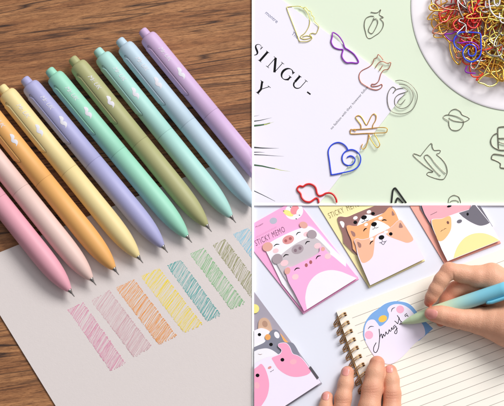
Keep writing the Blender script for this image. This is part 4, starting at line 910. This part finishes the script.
# left hand holding the page down
fA = [(327.0, 397.2, 7.0, 5.9), (325.6, 408, 8.6, 7.0), (323.4, 424, 10, 7.6), (324, 450, 12, 8.6), (340, 486, 14, 12)]
fB = [(347.4, 372.6, 7.6, 6.6), (345.8, 384, 9, 7.6), (343.2, 398, 10.5, 8.2), (340.6, 420, 12, 9.0), (342, 450, 14, 10), (350, 486, 15, 14)]
fC = [(377.0, 363.6, 12.0, 7.8), (375.2, 373, 13.2, 9.0), (372.4, 389, 14.5, 10.2), (369.2, 408, 16, 10.9), (364, 450, 17, 12.5), (362, 486, 16, 15)]
fD = [(390.2, 371.4, 9.4, 6.8), (391.2, 380, 11, 7.8), (392.2, 394, 12.5, 8.6), (391.8, 412, 14, 9.6), (384, 450, 15, 11), (374, 486, 16, 14)]
pl = [(345, 478, 15, 15), (374, 480, 16, 15), (362, 520, 18, 22)]
lhe, lbvh = hand('hand', 'left hand whose four fingertips hold the notebook open at the bottom edge', [(fA, 3), (fB, 0.9), (fC, 0.9), (fD, 0.9), (pl, 5)],
    [(372.0, 387.5, 24, 1, -0.1, 8, 0.22, 0.5), (371.8, 390.2, 24, 1, -0.05, 9, 0.26, 0.5), (371.4, 393.0, 24, 1, 0.0, 8, 0.2, 0.5), (375.0, 372.0, 22, 1, -0.2, 6, 0.08, 0.5), (391.4, 393.6, 20, 1, 0.0, 7, 0.35, 0.6), (391.5, 396.2, 20, 1, 0.05, 7, 0.35, 0.6), (391.6, 399, 20, 1, 0.0, 7, 0.25, 0.6), (343.4, 401.0, 17, 1, -0.05, 7, 0.3, 0.6), (343.2, 403.4, 17, 1, 0, 7, 0.3, 0.6), (345.6, 383.0, 17, 1, -0.1, 6, 0.07, 0.5), (390.8, 378.4, 20, 1, 0, 6, 0.07, 0.5)],
    [(372, 390, 24, 8, 0.35), (376, 360, 14, 8, 0.5), (391.5, 396, 20, 8, 0.4), (391, 367, 12, 6, 0.5), (347.5, 369, 8, 7, 0.5), (327.5, 392, 8, 6, 0.5), (343.5, 402, 18, 7, 0.3), (382, 392, 12, 7, 0.5)],
    (310, 350, 0.6), (410, 500, 42))
nail(lhe, lbvh, *lift(326.0, 396.2, 13)[:2], -82, 4.6, 3.7)
nail(lhe, lbvh, *lift(345.9, 371.6, 13)[:2], -76, 5.0, 3.9)
nail(lhe, lbvh, *lift(389.6, 369.4, 15)[:2], -88, 3.9, 3.7)
# gradient pen held by the right hand
def gradient_plastic():
    m = bpy.data.materials.new('green to blue pen plastic'); m.use_nodes = True; nt = m.node_tree; N = nt.nodes; L = nt.links; b = N['Principled BSDF']
    b.inputs['Roughness'].default_value = 0.4; b.inputs['Specular IOR Level'].default_value = 0.35
    at = N.new('ShaderNodeAttribute'); at.attribute_name = 'along'
    r = N.new('ShaderNodeValToRGB'); e = r.color_ramp.elements
    e[0].position = 0.0; e[0].color = srgb(206, 228, 188); e[1].position = 1.0; e[1].color = srgb(104, 196, 226)
    for p, c in ((0.36, (208, 228, 190)), (0.5, (176, 220, 212)), (0.66, (136, 206, 226))):
        k = e.new(p); k.color = srgb(*c)
    L.new(at.outputs['Fac'], r.inputs['Fac']); L.new(r.outputs['Color'], b.inputs['Base Color']); return m
GP = gradient_plastic()
A0 = lift(402.3, 323.2, 4.6); A1 = lift(504, 289.4, 37)
d = Vector((A1[0]-A0[0], A1[1]-A0[1], A1[2]-A0[2])); Lp = d.length; d.normalize()
left = Vector((-d.y, d.x, 0)).normalized()
upv = d.cross(left).normalized(); upv = upv if upv.z > 0 else -upv
T = Matrix.Translation(Vector(A0)) @ Matrix((d.to_tuple(), left.to_tuple(), upv.to_tuple())).transposed().to_4x4()
gp_ = thing('gradient_pen', ((A0[0]+A1[0])/2, (A0[1]+A1[1])/2, 3.6), 'ballpoint pen fading from pale green to sky blue, held by the right hand', 'pen')
b = MB(); prof = [(0, 0.85), (0.6, 1.15), (2, 1.75), (5, 2.8), (10, 4.2), (16, 5.3), (24, 6.2), (34, 6.8), (46, 7.1), (60, 7.2), (Lp+20, 7.3)]
pr = []
for i in range(len(prof)-1):
    for k in range(6): pr.append((prof[i][0]+(prof[i+1][0]-prof[i][0])*k/6, prof[i][1]+(prof[i+1][1]-prof[i][1])*k/6))
b.lathe(pr, T, GP, 40); o = b.build('barrel', gp_)
Ti = T.inverted(); vals = np.array([min(1, max(0, (Ti @ Vector(v_)).x/125)) for v_ in b.v], dtype=np.float32)
at = o.data.attributes.new('along', 'FLOAT', 'POINT'); at.data.foreach_set('value', vals)
b = MB(); b.tube([tuple(T @ Vector((t, 8.6 if t > 88 else 7.9, 3.2))) for t in (86, 88, 92, 100, 112, 124)], [1.0, 1.7, 1.9, 1.9, 1.9, 1.9], mat('sky blue clip plastic', (116, 200, 228), rough=0.4), n=10); b.build('clip', gp_)
b = MB(); b.lathe([(-3.6, 0.2), (-3.2, 0.4), (-1.6, 0.5), (-1.4, 0.75), (0.6, 0.85)], T, METAL, 12); b.build('metal_tip', gp_)
# ------------------------------------------------------------------ light, camera, world
for o in bpy.data.objects:
    if '_o' in o.keys(): del o['_o']
def area(name, loc, target, size, power, col):
    l = bpy.data.lights.new(name, 'AREA'); l.shape = 'DISK'; l.size = size; l.energy = power; l.color = col
    o = bpy.data.objects.new(name, l); COL.objects.link(o); o.location = loc
    o.rotation_euler = (Vector(target)-Vector(loc)).to_track_quat('-Z', 'Y').to_euler(); return o
area('softbox', (2.3, 2.7, 3.3), (0.05, 0, 0), 2.3, 222, (1.0, 0.985, 0.965))
w = bpy.data.worlds.new('World'); scene.world = w; w.use_nodes = True; nt = w.node_tree
bg = nt.nodes['Background']; tc = nt.nodes.new('ShaderNodeTexCoord'); rp = nt.nodes.new('ShaderNodeValToRGB')
dp = nt.nodes.new('ShaderNodeVectorMath'); dp.operation = 'DOT_PRODUCT'; dp.inputs[1].default_value = (0.42, 0.46, 0.78)
nt.links.new(tc.outputs['Generated'], dp.inputs[0]); nt.links.new(dp.outputs['Value'], rp.inputs['Fac']); nt.links.new(rp.outputs['Color'], bg.inputs['Color'])
e = rp.color_ramp.elements; e[0].position = 0.0; e[0].color = (0.05, 0.045, 0.045, 1); e[1].position = 1.0; e[1].color = (1.0, 0.99, 1.0, 1)
k = e.new(0.5); k.color = (0.38, 0.38, 0.40, 1)
bg.inputs['Strength'].default_value = 0.92
cam = bpy.data.cameras.new('Camera'); co = bpy.data.objects.new('Camera', cam); COL.objects.link(co); scene.camera = co
co.location = W(FX, FY, CH); cam.sensor_width = 36; cam.lens = 36*CH/504.0; cam.clip_start = 0.1; cam.clip_end = 50
cam.shift_x = (252-FX)/504.0; cam.shift_y = (FY-203)/504.0
scene.view_settings.view_transform = 'Standard'; scene.view_settings.look = 'None'; scene.view_settings.exposure = 0; scene.view_settings.gamma = 1
